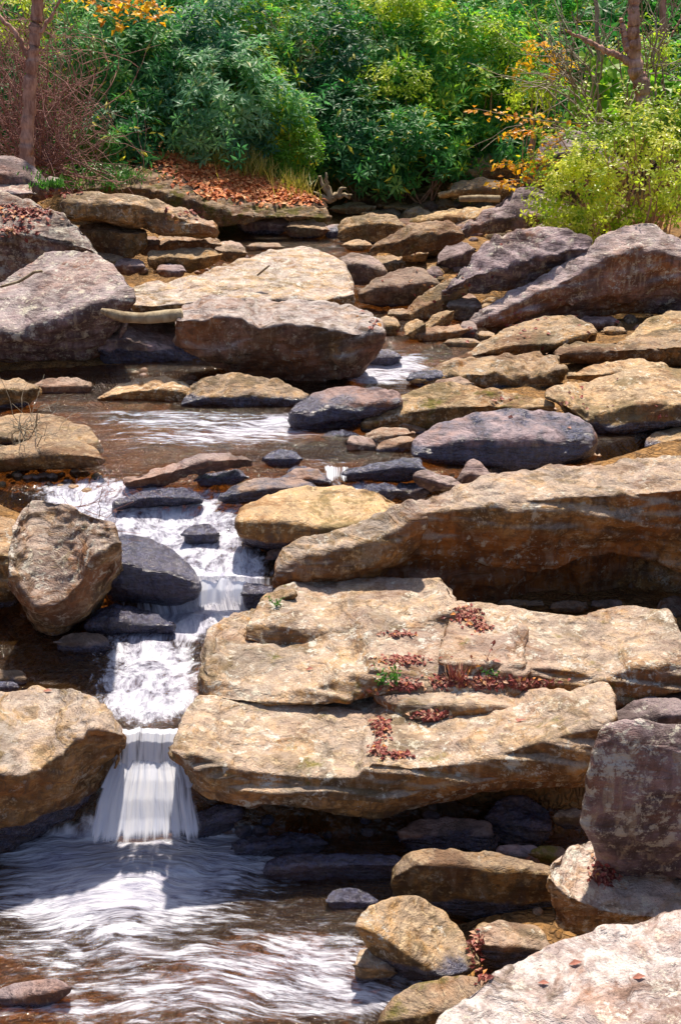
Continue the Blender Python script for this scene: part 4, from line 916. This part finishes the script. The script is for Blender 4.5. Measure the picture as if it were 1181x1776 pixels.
def bush(name, label, px, py, rx, ry, Y, n, mat=M_RHODO, leaf=.15, per=7, tint=(.35,.22), yellow=.02, group=None, cat='shrub', wr=.27, stems=6, depth=1.0, low=-.8, cool=0.0, stem_mat=None, fluff=False):
    global BN; BN += 1
    c = P(px, py, Y); d = np.hypot(Y, c[0]); sc = d/FPX; R3 = np.array([rx*sc, max(rx*sc*.8, .3)*depth, ry*sc])
    u = rnd_unit(int(n*1.9)); u = u[(u[:,2] > low) & (u[:,1] < .55)][:n]
    lump = 1 + .55*fbm(u*2.4+BN*5, 3, BN) + .10*fbm(u*6+BN, 2, BN+3)
    r = (.55 + .62*rng.random(len(u))**.7)*lump if not fluff else (.45+.85*rng.random(len(u))**.8)*lump
    pos = c + u*R3*r[:,None]
    gap = fbm(pos*2.6, 3, BN+40); keep = gap > -.13; pos, u = pos[keep], u[keep]
    ax = u + np.array([0,-.15,.7]) + .45*rng.normal(size=u.shape); ax /= np.linalg.norm(ax,axis=1)[:,None]
    A = np.cross(ax, rnd_unit(len(ax))); A /= np.linalg.norm(A,axis=1)[:,None]; B = np.cross(ax, A)
    n_ = len(pos); th = (np.arange(per)/per*2*math.pi)[None,:] + rng.random((n_,1))*6.28 + rng.normal(size=(n_,per))*.2
    el = rng.uniform(-.25, .55, (n_,per))
    D = (A[:,None,:]*np.cos(th)[...,None] + B[:,None,:]*np.sin(th)[...,None])*np.cos(el)[...,None] + ax[:,None,:]*np.sin(el)[...,None]
    Nn = np.repeat(ax[:,None,:], per, 1)
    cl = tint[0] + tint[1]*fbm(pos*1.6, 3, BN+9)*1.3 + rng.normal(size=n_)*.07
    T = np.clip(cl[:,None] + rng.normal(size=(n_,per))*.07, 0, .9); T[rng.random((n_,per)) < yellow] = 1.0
    L = leaf*rng.uniform(.65,1.15,(n_,per))
    off = D*leaf*.08
    V, F, t = leafset((pos[:,None,:]+off).reshape(-1,3), D.reshape(-1,3), Nn.reshape(-1,3), L.ravel(), L.ravel()*wr*.5, T.ravel())
    base = np.array([c[0], Y+.15, tz(c[0], Y)]); root = empty(name, tuple(base), label, cat, group)
    mesh_np('foliage', V-base, F, mat, root, smooth=False, attrs={'tint': t})['cool'] = float(cool)
    tb = Tubes(5)
    for k in range(stems):
        q = pos[rng.integers(n_)]; q = c + (q-c)*.85; b0 = base + np.array([rng.uniform(-.2,.2)*R3[0], 0, -.05])
        m1 = (b0+q)/2 + rng.normal(size=3)*.12
        s = np.linspace(0,1,9)[:,None]; cv = (1-s)**2*b0 + 2*s*(1-s)*m1 + s*s*q + .02*rng.normal(size=(9,3))*s
        tb.add(cv, np.linspace(.022,.005,9)*max(.6, R3[0]))
    tb.build('stem', stem_mat or M_BARK, root, base)
    return root

GR = 'rhododendron thickets on the far bank'
for q in [
 # (px,py,rx,ry,Y,n,tint,yellow,label)
 (215,150,115,120,17.6,620,.38,.02,'dark green rhododendron next to the bare reddish shrub'),
 (330,120,120,110,18.0,640,.30,.01,'bluish green rhododendron below the yellow hanging leaves'),
 (395,190,110,90,17.2,560,.46,.02,'rhododendron with pale glinting leaves hanging over the leaf carpet'),
 (215,235,85,50,16.6,260,.42,.03,'low green rhododendron at the left end of the leaf carpet'),
 (465,225,70,75,17.4,320,.58,.05,'light green rhododendron bough over the bank grass'),
 (430,90,110,90,19.0,460,.55,.06,'yellowish green rhododendron above the pale glinting one'),
 (560,160,100,110,19.2,520,.22,.01,'very dark rhododendron in the middle of the far bank'),
 (620,255,95,75,18.4,480,.34,.02,'dark green rhododendron drooping to the creek stones'),
 (735,262,100,66,18.2,480,.36,.03,'glossy green rhododendron drooping beside the tan outcrop'),
 (680,150,115,95,19.6,560,.36,.02,'rhododendron with long green leaves right of the thicket centre'),
 (800,130,110,95,19.2,560,.52,.04,'bright green rounded rhododendron upper right of centre'),
 (870,195,85,80,18.6,420,.50,.03,'bright green rhododendron above the orange leaved branch'),
 (640,50,110,75,20.4,440,.45,.04,'mid green rhododendron near the top, centre'),
 (880,260,55,35,18.0,150,.35,.01,'small dark rhododendron behind the tan outcrop')]:
    bush('rhododendron_bush', q[8], q[0], q[1], q[2], q[3], q[4], int(q[5]*2.4), tint=(q[6]+.08,.34), yellow=q[7]+.015, group=GR, leaf=.148, cool={330:.6, 395:.6, 215:.2, 560:.35, 620:.2, 680:.15}.get(q[0], 0.0))  # tint spread paints sheen and sunlit highlights on top of real leaf variety
for q in [
 (40,60,120,110,19.5,380,.50,.03,'dull green thicket behind the bare reddish shrub'), (60,190,110,90,18.8,330,.25,.01,'shaded thicket low behind the bare reddish shrub'), (240,10,130,80,21,360,.30,.01,'shaded rhododendron at the top behind the yellow leaves'),
 (380,20,120,70,21,360,.38,.02,'rhododendron at the top edge left of centre'), (510,50,110,80,21.2,380,.55,.05,'olive green thicket at the top edge, centre left'),
 (760,30,120,70,21.6,400,.50,.05,'rhododendron at the top edge above the bright rounded one'), (900,40,120,80,21.8,400,.40,.04,'rhododendron at the top edge left of the dead trunk'),
 (940,130,90,90,20.8,340,.45,.06,'rhododendron with orange tips left of the dead trunk'), (1040,60,110,80,22,360,.30,.02,'shaded thicket behind the dead trunk'), (1150,70,110,90,22,340,.22,.01,'dark thicket at the top right corner'),
 (1010,150,90,80,20,300,.22,.01,'dark thicket behind the broad leaved plant'), (1140,170,100,80,19.5,300,.35,.05,'shaded thicket behind the leafy shrub'), (560,230,60,80,20,200,.18,0,'darkest thicket low behind the creek mouth'),
 (130,270,90,40,18.2,180,.2,.01,'dark undergrowth above the jutting ledge'), (480,150,80,90,19.8,300,.25,.02,'dark thicket behind the light green bough'), (960,230,80,60,19.2,240,.22,.02,'dark thicket behind the purple high boulder')]:
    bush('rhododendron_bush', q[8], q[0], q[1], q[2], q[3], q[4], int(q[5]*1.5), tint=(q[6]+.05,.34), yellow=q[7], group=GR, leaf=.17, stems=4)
# the wood beyond: one mass of foliage climbing the slope
N = 9000
wx = rng.uniform(-15, 15, N); wy = rng.uniform(20.5, 32, N); wz = terrain(wx, wy) + rng.random(N)**1.5*2.2*(.6+.8*rng.random(N))
pos = np.stack([wx, wy, wz], 1); per = 5
ax = np.array([0,-.3,.8]) + .5*rng.normal(size=(N,3)); ax /= np.linalg.norm(ax,axis=1)[:,None]
A = np.cross(ax, rnd_unit(N)); A /= np.linalg.norm(A,axis=1)[:,None]; B = np.cross(ax, A)
th = (np.arange(per)/per*6.283)[None,:]+rng.random((N,1))*6.28
D = A[:,None,:]*np.cos(th)[...,None]+B[:,None,:]*np.sin(th)[...,None]
cl = .35+.35*fbm(pos*.8,3,77); T = np.clip(cl[:,None]+rng.normal(size=(N,per))*.1,0,.92)
V, F, t = leafset(np.repeat(pos,per,0), D.reshape(-1,3), np.repeat(ax,per,0), np.full(N*per,.24), np.full(N*per,.045), T.ravel())
tag(mesh_np('woodland_foliage', V, F, M_RHODO, smooth=False, attrs={'tint': t}), 'mass of green foliage climbing the slope behind the thickets', 'foliage', kind='stuff')

# yellow green loose shrubs with small leaves
bush('shrub', 'yellow green sprays of small leaves at the top edge, centre right', 715, 10, 60, 30, 19.4, 500, M_SHRUB, .07, 5, (.55,.2), 0, wr=.5, stems=4)
bush('shrub', 'feathery olive green bush at the top edge above the thicket centre', 470, 20, 60, 40, 18.8, 650, M_SHRUB, .07, 5, (.30,.2), 0, wr=.35, stems=5)
bush('shrub', 'bright green fern like bush over the bank grass', 505, 272, 55, 40, 17.0, 500, M_BROAD, .09, 5, (.35,.3), 0.0, wr=.3, stems=6)
bush('shrub', 'thin green weeds at the foot of the thicket above the jutting ledge', 165, 305, 75, 18, 15.8, 260, M_HERB, .07, 4, (.4,.3), 0.0, wr=.35, stems=3)
bush('shrub', 'leafy yellow green shrub growing above the largest right boulder', 1115, 305, 150, 110, 13.4, 2500, M_SHRUB, .066, 4, (.55,.6), 0, wr=.5, stems=40, depth=.9, low=-1, fluff=True)
bush('shrub', 'pale yellow green skirt of small leaves at the left foot of the leafy shrub', 1005, 335, 62, 75, 13.1, 900, M_SHRUB, .055, 4, (.74,.4), 0, wr=.55, stems=10, low=-1, fluff=True)
bush('shrub', 'upper crown of fresh green leaves over the right end of the leafy shrub', 1150, 235, 60, 45, 13.6, 600, M_SHRUB, .06, 4, (.35,.5), 0, wr=.5, stems=8, low=-1, fluff=True)
bush('shrub', 'low leafy sprig creeping over the crest of the whitened boulder', 975, 385, 38, 22, 12.9, 160, M_SHRUB, .05, 4, (.25,.4), 0, wr=.5, stems=5, low=-1)
bush('broad_leaf_plant', 'sapling with big bright green leaves in front of the dead trunk', 1045, 165, 60, 50, 15.6, 60, M_BROAD, .17, 4, (.6,.4), 0, cat='plant', wr=.9, stems=5)
bush('broad_leaf_plant', 'bright green big leaved plant at the right edge behind the leafy shrub', 1160, 175, 45, 30, 15.2, 70, M_BROAD, .16, 4, (.7,.3), 0, cat='plant', wr=.8, stems=4)
bush('orange_leaf_shrub', 'clump of golden orange leaves behind the bare saplings', 945, 115, 45, 35, 17.4, 60, M_GOLD, .10, 4, (.5,.5), 0, wr=.6, stems=4)

for q in ((700,150,60,35,18.6,'yellowish loose sprays in the middle of the dark thicket'), (840,85,50,40,18.6,'yellow green loose sprays over the bright rounded rhododendron'), (450,150,45,45,17.6,'yellow green twiggy bush left of the very dark rhododendron'),
          (920,150,40,40,17.6,'yellowing sprays beside the golden orange clump'), (1100,100,60,50,17.0,'thin green sprays behind the dead trunk'), (20,30,60,50,16.5,'olive leafy sprays at the top left corner')):
    bush('shrub', q[5], q[0], q[1], q[2], q[3], q[4], 330, M_SHRUB, .085, 4, (.35,.5), 0, wr=.4, stems=6, fluff=True)
# ---- branches that carry yellow and orange leaves
def spray(name, label, anchors, Y, n, size, mat, r=.010, spread=.10, cat='branch'):
    c0 = P(*anchors[0][0], Y); root = empty(name, tuple(c0), label, cat)
    tb = Tubes(5); LP, LD = [], []
    for line in anchors:
        q = np.array([P(x, y, Y + .12*math.sin(i*1.7+x)) for i, (x, y) in enumerate(line)])
        s = np.linspace(0, len(q)-1, 5*len(q)); cv = np.stack([np.interp(s, np.arange(len(q)), q[:,k]) for k in range(3)], 1)
        tb.add(cv, np.linspace(r, r*.3, len(cv)))
        for _ in range(n//len(anchors)):
            i = int(len(cv)*(.25+.75*random.random())) if len(cv) > 3 else 0; i = min(i, len(cv)-1)
            LP.append(cv[i]+rng.normal(size=3)*np.array([spread, spread, spread*.45])); LD.append(rng.normal(size=3)*np.array([1,1,.4])+np.array([0,-.2,-.3]))
    tb.build('twig', M_PALE, root, c0)
    LP = np.array(LP); m = len(LP); Ls = size*rng.uniform(.6,1.2,m)
    V, F, t = leafset(LP, np.array(LD), rnd_unit(m)*.5+np.array([0,-.4,1]), Ls, Ls*.32, rng.random(m))
    mesh_np('leaves', V-c0, F, mat, root, smooth=False, attrs={'tint': t})
spray('autumn_branch', 'hanging branch of golden yellow leaves at the top left', [[(120,-30),(170,10),(215,45)],[(150,-20),(220,5),(265,30)],[(230,-30),(245,0),(280,15)]], 15.0, 190, .10, M_GOLD, spread=.11)
spray('autumn_branch', 'long thin branch of orange yellow leaves over the tan outcrop', [[(1060,215),(960,212),(890,202),(822,188)],[(1040,250),(960,235),(905,225),(880,235)],[(1030,275),(960,285),(900,285),(868,285)],[(1000,300),(940,312),(890,312),(860,320)],[(1000,230),(960,250),(930,270),(915,300)]], 13.6, 330, .075, M_GOLD, spread=.07)

# ---- bare reddish shrub and trees
def twiggy(name, label, base, Y, fans, n, mat, r0, r1, curl=.25, cat='shrub', grow=1.0):
    """bare shrub: n branching whips from base towards random targets in a pixel box"""
    b = P(*base, Y); root = empty(name, tuple(b), label, cat); tb = Tubes(4)
    for k in range(n):
        x0,x1,y0,y1 = fans[k % len(fans)]
        e = P(random.uniform(x0,x1), random.uniform(y0,y1), Y+random.uniform(-.7,.5))
        s0 = b + np.array([random.uniform(-.25,.25), random.uniform(-.2,.2), 0]) if k % 3 else b + (e-b)*random.uniform(.2,.6)
        mid = (s0+e)/2 + rng.normal(size=3)*curl
        s = np.linspace(0,1,10)[:,None]; cv = (1-s)**2*s0+2*s*(1-s)*mid+s*s*e + rng.normal(size=(10,3))*.03*s
        tb.add(cv, np.linspace(r0, r1, 10))
        for _ in range(3):
            i = random.randint(3,8); d = (cv[min(i+1,9)]-cv[i-1]); d /= np.linalg.norm(d)+1e-9
            d = d + rng.normal(size=3)*.8; q = cv[i] + np.linspace(0,1,6)[:,None]*d*random.uniform(.15,.45)*grow + rng.normal(size=(6,3))*.015
            q[0] = cv[i]; tb.add(q, np.linspace(r0*.55, r1*.6, 6))
    tb.build('branches', mat, root, b); return root
twiggy('bare_shrub', 'dense bare reddish brown shrub tangled round the left trunk', (70,285), 15.3, [(-60,140,60,240),(-40,130,20,150),(0,150,120,270),(-60,100,-20,100)], 200, M_TWIG, .007, .003, .75)
twiggy('bare_shrub', 'grey leafless tangle between the thickets at the top centre', (480,150), 18.9, [(430,560,40,120)], 50, M_PALE, .008, .003, .3)
twiggy('bare_sapling', 'pale leafless sapling fanning out left of the dead trunk', (1045,215), 14.6, [(920,1000,20,120),(950,1060,-20,60),(900,980,110,190)], 22, M_PALE, .012, .004, .25, 'sapling', 1.3)
twiggy('bare_sapling', 'pale leafless sapling right of the dead trunk', (1125,215), 14.4, [(1110,1200,-40,60),(1140,1200,60,150),(1100,1140,-40,20)], 14, M_PALE, .013, .004, .2, 'sapling', 1.2)
twiggy('bare_twigs', 'pale bare twigs arching over the domed olive boulder', (10,790), 8.1, [(-10,90,700,750),(40,85,715,765)], 9, M_PALE, .005, .002, .12, 'twigs', .5)
twiggy('bare_twigs', 'hair thin bare twigs rising beside the tilted tan boulder', (120,900), 6.9, [(130,250,800,870),(180,250,900,960)], 9, M_TWIG, .0025, .0012, .15, 'twigs', .5)
def tree(name, label, parts, Y, mat, cat='tree'):
    """parts: list of (name, [(px,py,radius px)...])"""
    b = P(parts[0][1][0][0], parts[0][1][0][1], Y); root = empty(name, tuple(b), label, cat)
    for nm, pl in parts:
        q = np.array([P(x, y, Y) for x, y, r in pl]); rr = np.array([r for *_, r in pl])/FPX*Y
        s = np.linspace(0, len(q)-1, 10*len(q)); cv = np.stack([np.interp(s, np.arange(len(q)), q[:,k]) for k in range(3)],1)
        cv[1:-1] = (cv[:-2]+cv[1:-1]*2+cv[2:])/4
        tb = Tubes(14); tb.add(cv + .006*rng.normal(size=cv.shape), np.interp(s, np.arange(len(q)), rr)*(1+.07*rng.normal(size=len(s)))); tb.build(nm, mat, root, b)
    return root
tree('tree', 'straight reddish trunk at the left standing in the bare shrub', [('trunk', [(46,300,14),(48,240,11),(52,160,11),(60,80,10),(66,0,10),(72,-80,9)]), ('branch', [(56,110,5),(30,60,4),(-10,20,3)]), ('branch', [(60,70,4),(90,30,3),(110,-10,2)])], 14.2, M_BARK)
tree('dead_tree', 'dead reddish trunk with one crooked limb behind the leafy shrub', [('trunk', [(1128,240,13),(1118,195,12),(1112,150,13),(1102,120,12),(1098,70,10),(1098,20,9),(1100,-60,9)]), ('limb', [(1112,135,9),(1100,115,7),(1080,100,5.5),(1045,86,4.5),(1020,72,3.5),(985,55,2)]), ('snag', [(1096,100,6),(1086,80,6),(1080,55,5),(1077,32,3)])], 14.0, M_BARK)
tree('tree', 'slim dark trunk in the shade at the far upper right', [('trunk', [(1150,190,6),(1148,100,6),(1150,-60,5)]), ('branch', [(1149,90,3),(1165,60,2),(1185,20,1.5)])], 19.0, M_BARK)
tree('tree', 'slim grey sapling trunk rising straight left of the dead trunk', [('trunk', [(1040,215,4),(1038,100,3.5),(1030,-40,3)]), ('branch', [(1038,110,2),(1010,70,1.5),(990,20,1)])], 15.4, M_PALE)

# ---- driftwood
def log(name, label, pl, Y, mat, cat='log', dy=0.0):
    q = np.array([P(x, y, Y + dy*i) for i, (x, y, r) in enumerate(pl)]); rr = np.array([r for *_, r in pl])/FPX*Y
    s = np.linspace(0, len(q)-1, 14*len(q)); cv = np.stack([np.interp(s, np.arange(len(q)), q[:,k]) for k in range(3)],1)
    for _ in range(4): cv[1:-1] = (cv[:-2]+cv[1:-1]*2+cv[2:])/4
    rad = np.interp(s, np.arange(len(q)), rr); rad[0] *= .2; rad[-1] *= .2
    tb = Tubes(14); tb.add(cv, rad*(1+.10*fbm(cv*9, 2, 5))); b = cv[0]
    o = tb.build(name, mat, None, b); o.location = b; tag(o, label, cat)
log('driftwood_log', 'weathered driftwood log wedged beside the split faced boulder', [(175,538,4),(190,543,8),(215,550,10),(250,552,10),(290,548,11),(318,545,11)], 9.85, M_DRIFT)
log('driftwood_log', 'pale flat log lying across the far creek bed', [(795,345,5),(830,344,6),(868,345,6)], 16.2, M_DRIFT)
log('stick', 'thin bent stick on the left boulder face', [(0,498,2),(35,488,2.5),(60,472,2.5),(75,470,2)], 10.0, M_DRIFT, 'stick')
log('stick', 'thin curved stick on the pale cream slab', [(446,478,1.5),(458,468,2),(468,460,1.5)], 10.9, M_DRIFT, 'stick')
rt = P(575,345,16.6); root = empty('root_stump', tuple(rt), 'pale upturned root stump at the end of the bank grass', 'stump'); tb = Tubes(7)
for a, b in (((575,345),(552,305)),((575,345),(600,322)),((570,340),(565,300)),((575,345),(545,335)),((578,342),(612,340))):
    s = np.linspace(0,1,8)[:,None]; A_, B_ = P(*a,16.6), P(*b,16.5); tb.add((1-s)*A_+s*B_+.02*rng.normal(size=(8,3)), np.linspace(.05,.012,8))
tb.build('roots', M_DRIFT, root, rt)

# ---------------------------------------------------------------- bank earth, leaf carpet, grass
V, F = loft('235,268 300,262 360,268 430,288 500,318 560,348', '240,300 300,315 360,335 430,352 500,360 562,362', [(-.02, '240,320 300,335 360,350 430,362 500,366 562,368')], Y=15.9, s=.45, rnd=4, amp=.5, fac=.3)
ROCKV.append(V); ROCKF.append(F+rc); rc += len(V)
tag(mesh_np('earth_bank', V, F, M_BED, attrs={'forest': np.ones(len(V))}), kind='structure')
bvh = BVHTree.FromPolygons(np.concatenate(ROCKV).tolist(), np.concatenate(ROCKF).tolist())
def litter(name, label, blobs, size, mat, cat='leaves', stuff=True, lift=.012, tint=(0,1)):
    LP, LN = [], []
    for x, y, rx, ry, n in blobs:
        for _ in range(n):
            a = random.random()*6.28; r = abs(random.gauss(0,.5)); h = hit(x+rx*r*math.cos(a), y+ry*r*math.sin(a))
            if h is None: continue
            LP.append(np.array(h[0])+np.array(h[1])*lift*random.random()); LN.append(np.array(h[1]))
    LP = np.array(LP); LN = np.array(LN); m = len(LP); N2 = LN + np.array([0,0,.5]) + rng.normal(size=(m,3))*.35
    D = np.cross(N2, rnd_unit(m)); Ls = size*rng.uniform(.6,1.3,m)
    V, F, t = leafset(LP, D, N2, Ls, Ls*.30, np.clip(rng.uniform(*tint, m),0,1), .35, .2)
    c = LP.mean(0); o = mesh_np(name, V-c, F, mat, smooth=False, attrs={'tint': t}); o.location = c
    tag(o, label, cat, None, 'stuff' if stuff else None)
litter('leaf_carpet', 'orange carpet of fallen leaves on the far bank', [(300,275,60,14,700),(360,292,70,20,1500),(430,315,70,24,1900),(500,342,60,14,1300), (270,268,40,10,400), (470,330,80,14,900), (380,320,60,12,700),(330,300,50,14,500),(400,335,70,14,500)], .085, M_LITTER2)
litter('leaf_litter', 'drift of dark red leaves in the upper notch of the layered boulder', [(810,1068,30,18,273),(835,1088,18,12,126)], .027, M_LITTER)
litter('leaf_litter', 'red leaves along the middle ledge of the layered boulder', [(700,1146,55,9,231),(690,1100,40,5,63)], .027, M_LITTER)
litter('leaf_litter', 'long drift of red leaves on the lower ledge of the layered boulder', [(850,1184,60,9,483),(920,1184,40,7,231),(780,1180,40,12,252),(700,1190,50,12,147)], .027, M_LITTER)
litter('leaf_litter', 'red leaves gathered on the sloping front bed of the layered boulder', [(662,1262,16,22,231),(655,1300,14,14,126),(745,1241,34,8,147),(690,1311,28,8,84)], .027, M_LITTER)
litter('leaf_litter', 'pocket of pinkish red leaves on the pale speckled boulder', [(1045,1515,26,20,294)], .027, M_LITTER)
litter('leaf_litter', 'red leaves washed into the gap beside the leaning tan boulder', [(825,1640,10,30,189),(838,1690,16,12,84)], .027, M_LITTER)
litter('leaf_litter', 'red leaves scattered over the lichen covered upper left boulder', [(40,370,60,20,260),(20,400,50,12,90)], .06, M_LITTER)
litter('leaf_litter', 'scattered red leaves among the stones of the jutting ledge', [(110,335,50,8,60),(330,370,60,12,30)], .06, M_LITTER)
litter('leaf_litter', 'loose leaves strewn sparsely over the right bank stones', [(900,560,200,60,60),(760,480,100,60,40),(980,700,150,60,25),(650,560,40,30,20)], .05, M_LITTER)
for x, y, s, lb in ((915,1250,.10,'large single copper leaf on the front bed of the layered boulder'), (1010,1670,.05,'lone red leaf on the pale slab, leftmost'), (1120,1695,.05,'lone orange leaf on the pale slab near the right edge'),
                    (952,1707,.04,'faded pink leaf on the lower face of the pale slab'), (92,1200,.05,'tiny red leaf on top of the left bank boulder'), (868,1150,.05,'upright red leaf on the rim of the middle ledge'), (920,1482,.05,'orange leaf on the grey wet rock'), (545,1160,.045,'dark red leaf on the left shoulder of the layered boulder')):
    h = hit(x, y)
    if h is None: continue
    nn = np.array(h[1])+np.array([0,0,.3]); d = np.cross(nn, np.array([.1,1,.1])); m = 1
    V, F, t = leafset([np.array(h[0])+np.array(h[1])*.008], [d], [nn], [s], [s*.24], np.array([.75]), .3, .15)
    o = mesh_np('fallen_leaf', V-np.array(h[0]), F, M_LITTER, smooth=False, attrs={'tint': t}); o.location = h[0]; tag(o, lb, 'leaf')
def grass(name, label, blobs, hgt, n, mat, kind='stuff', cat='grass', wd=.006, tint=(.2,1)):
    LP, LD = [], []
    for _ in range(n):
        x, y, rx, ry = random.choice(blobs); h = hit(x+random.gauss(0,.5)*rx, y+random.gauss(0,.5)*ry)
        if h is None: continue
        LP.append(np.array(h[0])); LD.append(np.array([random.gauss(0,.35), random.gauss(-.1,.3), 1]))
    LP = np.array(LP); m = len(LP); Ls = hgt*rng.uniform(.5,1.2,m)
    V, F, t = leafset(LP, np.array(LD), rnd_unit(m)*.5+np.array([0,-1,.2]), Ls, np.full(m, wd), rng.uniform(*tint,m), .1, .35)
    c = LP.mean(0); o = mesh_np(name, V-c, F, mat, smooth=False, attrs={'tint': t}); o.location = c; tag(o, label, cat, None, kind)
grass('grass', 'yellowing grass fringe along the far bank above the brook', [(470,300,60,16),(540,325,50,18),(590,335,20,10),(420,290,40,10)], .30, 2200, M_GRASS)
grass('grass', 'dark green weeds along the bank foot above the jutting ledge', [(170,305,110,14),(100,325,40,8)], .08, 500, M_HERB, wd=.008)
grass('grass_tuft', 'rusty red grass tuft on the lower ledge of the layered boulder', [(790,1182,14,4)], .09, 60, M_LITTER, None, 'grass', .003)
def herb(name, label, x, y, s, n, mat, stem=None):
    h = hit(x, y); c = np.array(h[0]); root = empty(name, tuple(c), label, 'plant'); tb = Tubes(4); LP=[]; LD=[]
    for k in range(n):
        e = np.array([random.gauss(0,.45)*s, random.gauss(0,.3)*s, random.uniform(.25,.9)*s]); t_ = np.linspace(0,1,5)[:,None]
        tb.add(t_*e, np.linspace(.0022,.001,5))
        for j in (2,3,4):
            for _ in range(2): LP.append(t_[j]*e); LD.append(rng.normal(size=3)+np.array([0,0,.3]))
    tb.build('stem', M_HERB if stem is None else stem, root).data.attributes.new('tint','FLOAT','POINT')
    m = len(LP); Ls = min(s*.28, .032)*rng.uniform(.6,1.2,m); V,F,t = leafset(LP, np.array(LD), rnd_unit(m)+np.array([0,0,1]), Ls, Ls*.25, rng.random(m))
    mesh_np('leaves', V, F, mat, root, smooth=False, attrs={'tint': t})
herb('seedling', 'fresh green seedling with pointed leaves in the ledge crack', 685, 1195, .12, 8, M_HERB)
herb('seedling', 'tiny green sprig left of the seedling in the ledge crack', 655, 1190, .07, 5, M_HERB)
herb('seedling', 'small round leaved green weed among the red ledge leaves', 855, 1172, .06, 5, M_HERB)
herb('seedling', 'tiny green tuft at the back left corner of the layered boulder', 480, 1052, .07, 6, M_HERB)
herb('dry_weed', 'tall dry reddish weed stalk standing in the ledge crack', 832, 1172, .26, 3, M_LITTER, M_TWIG)
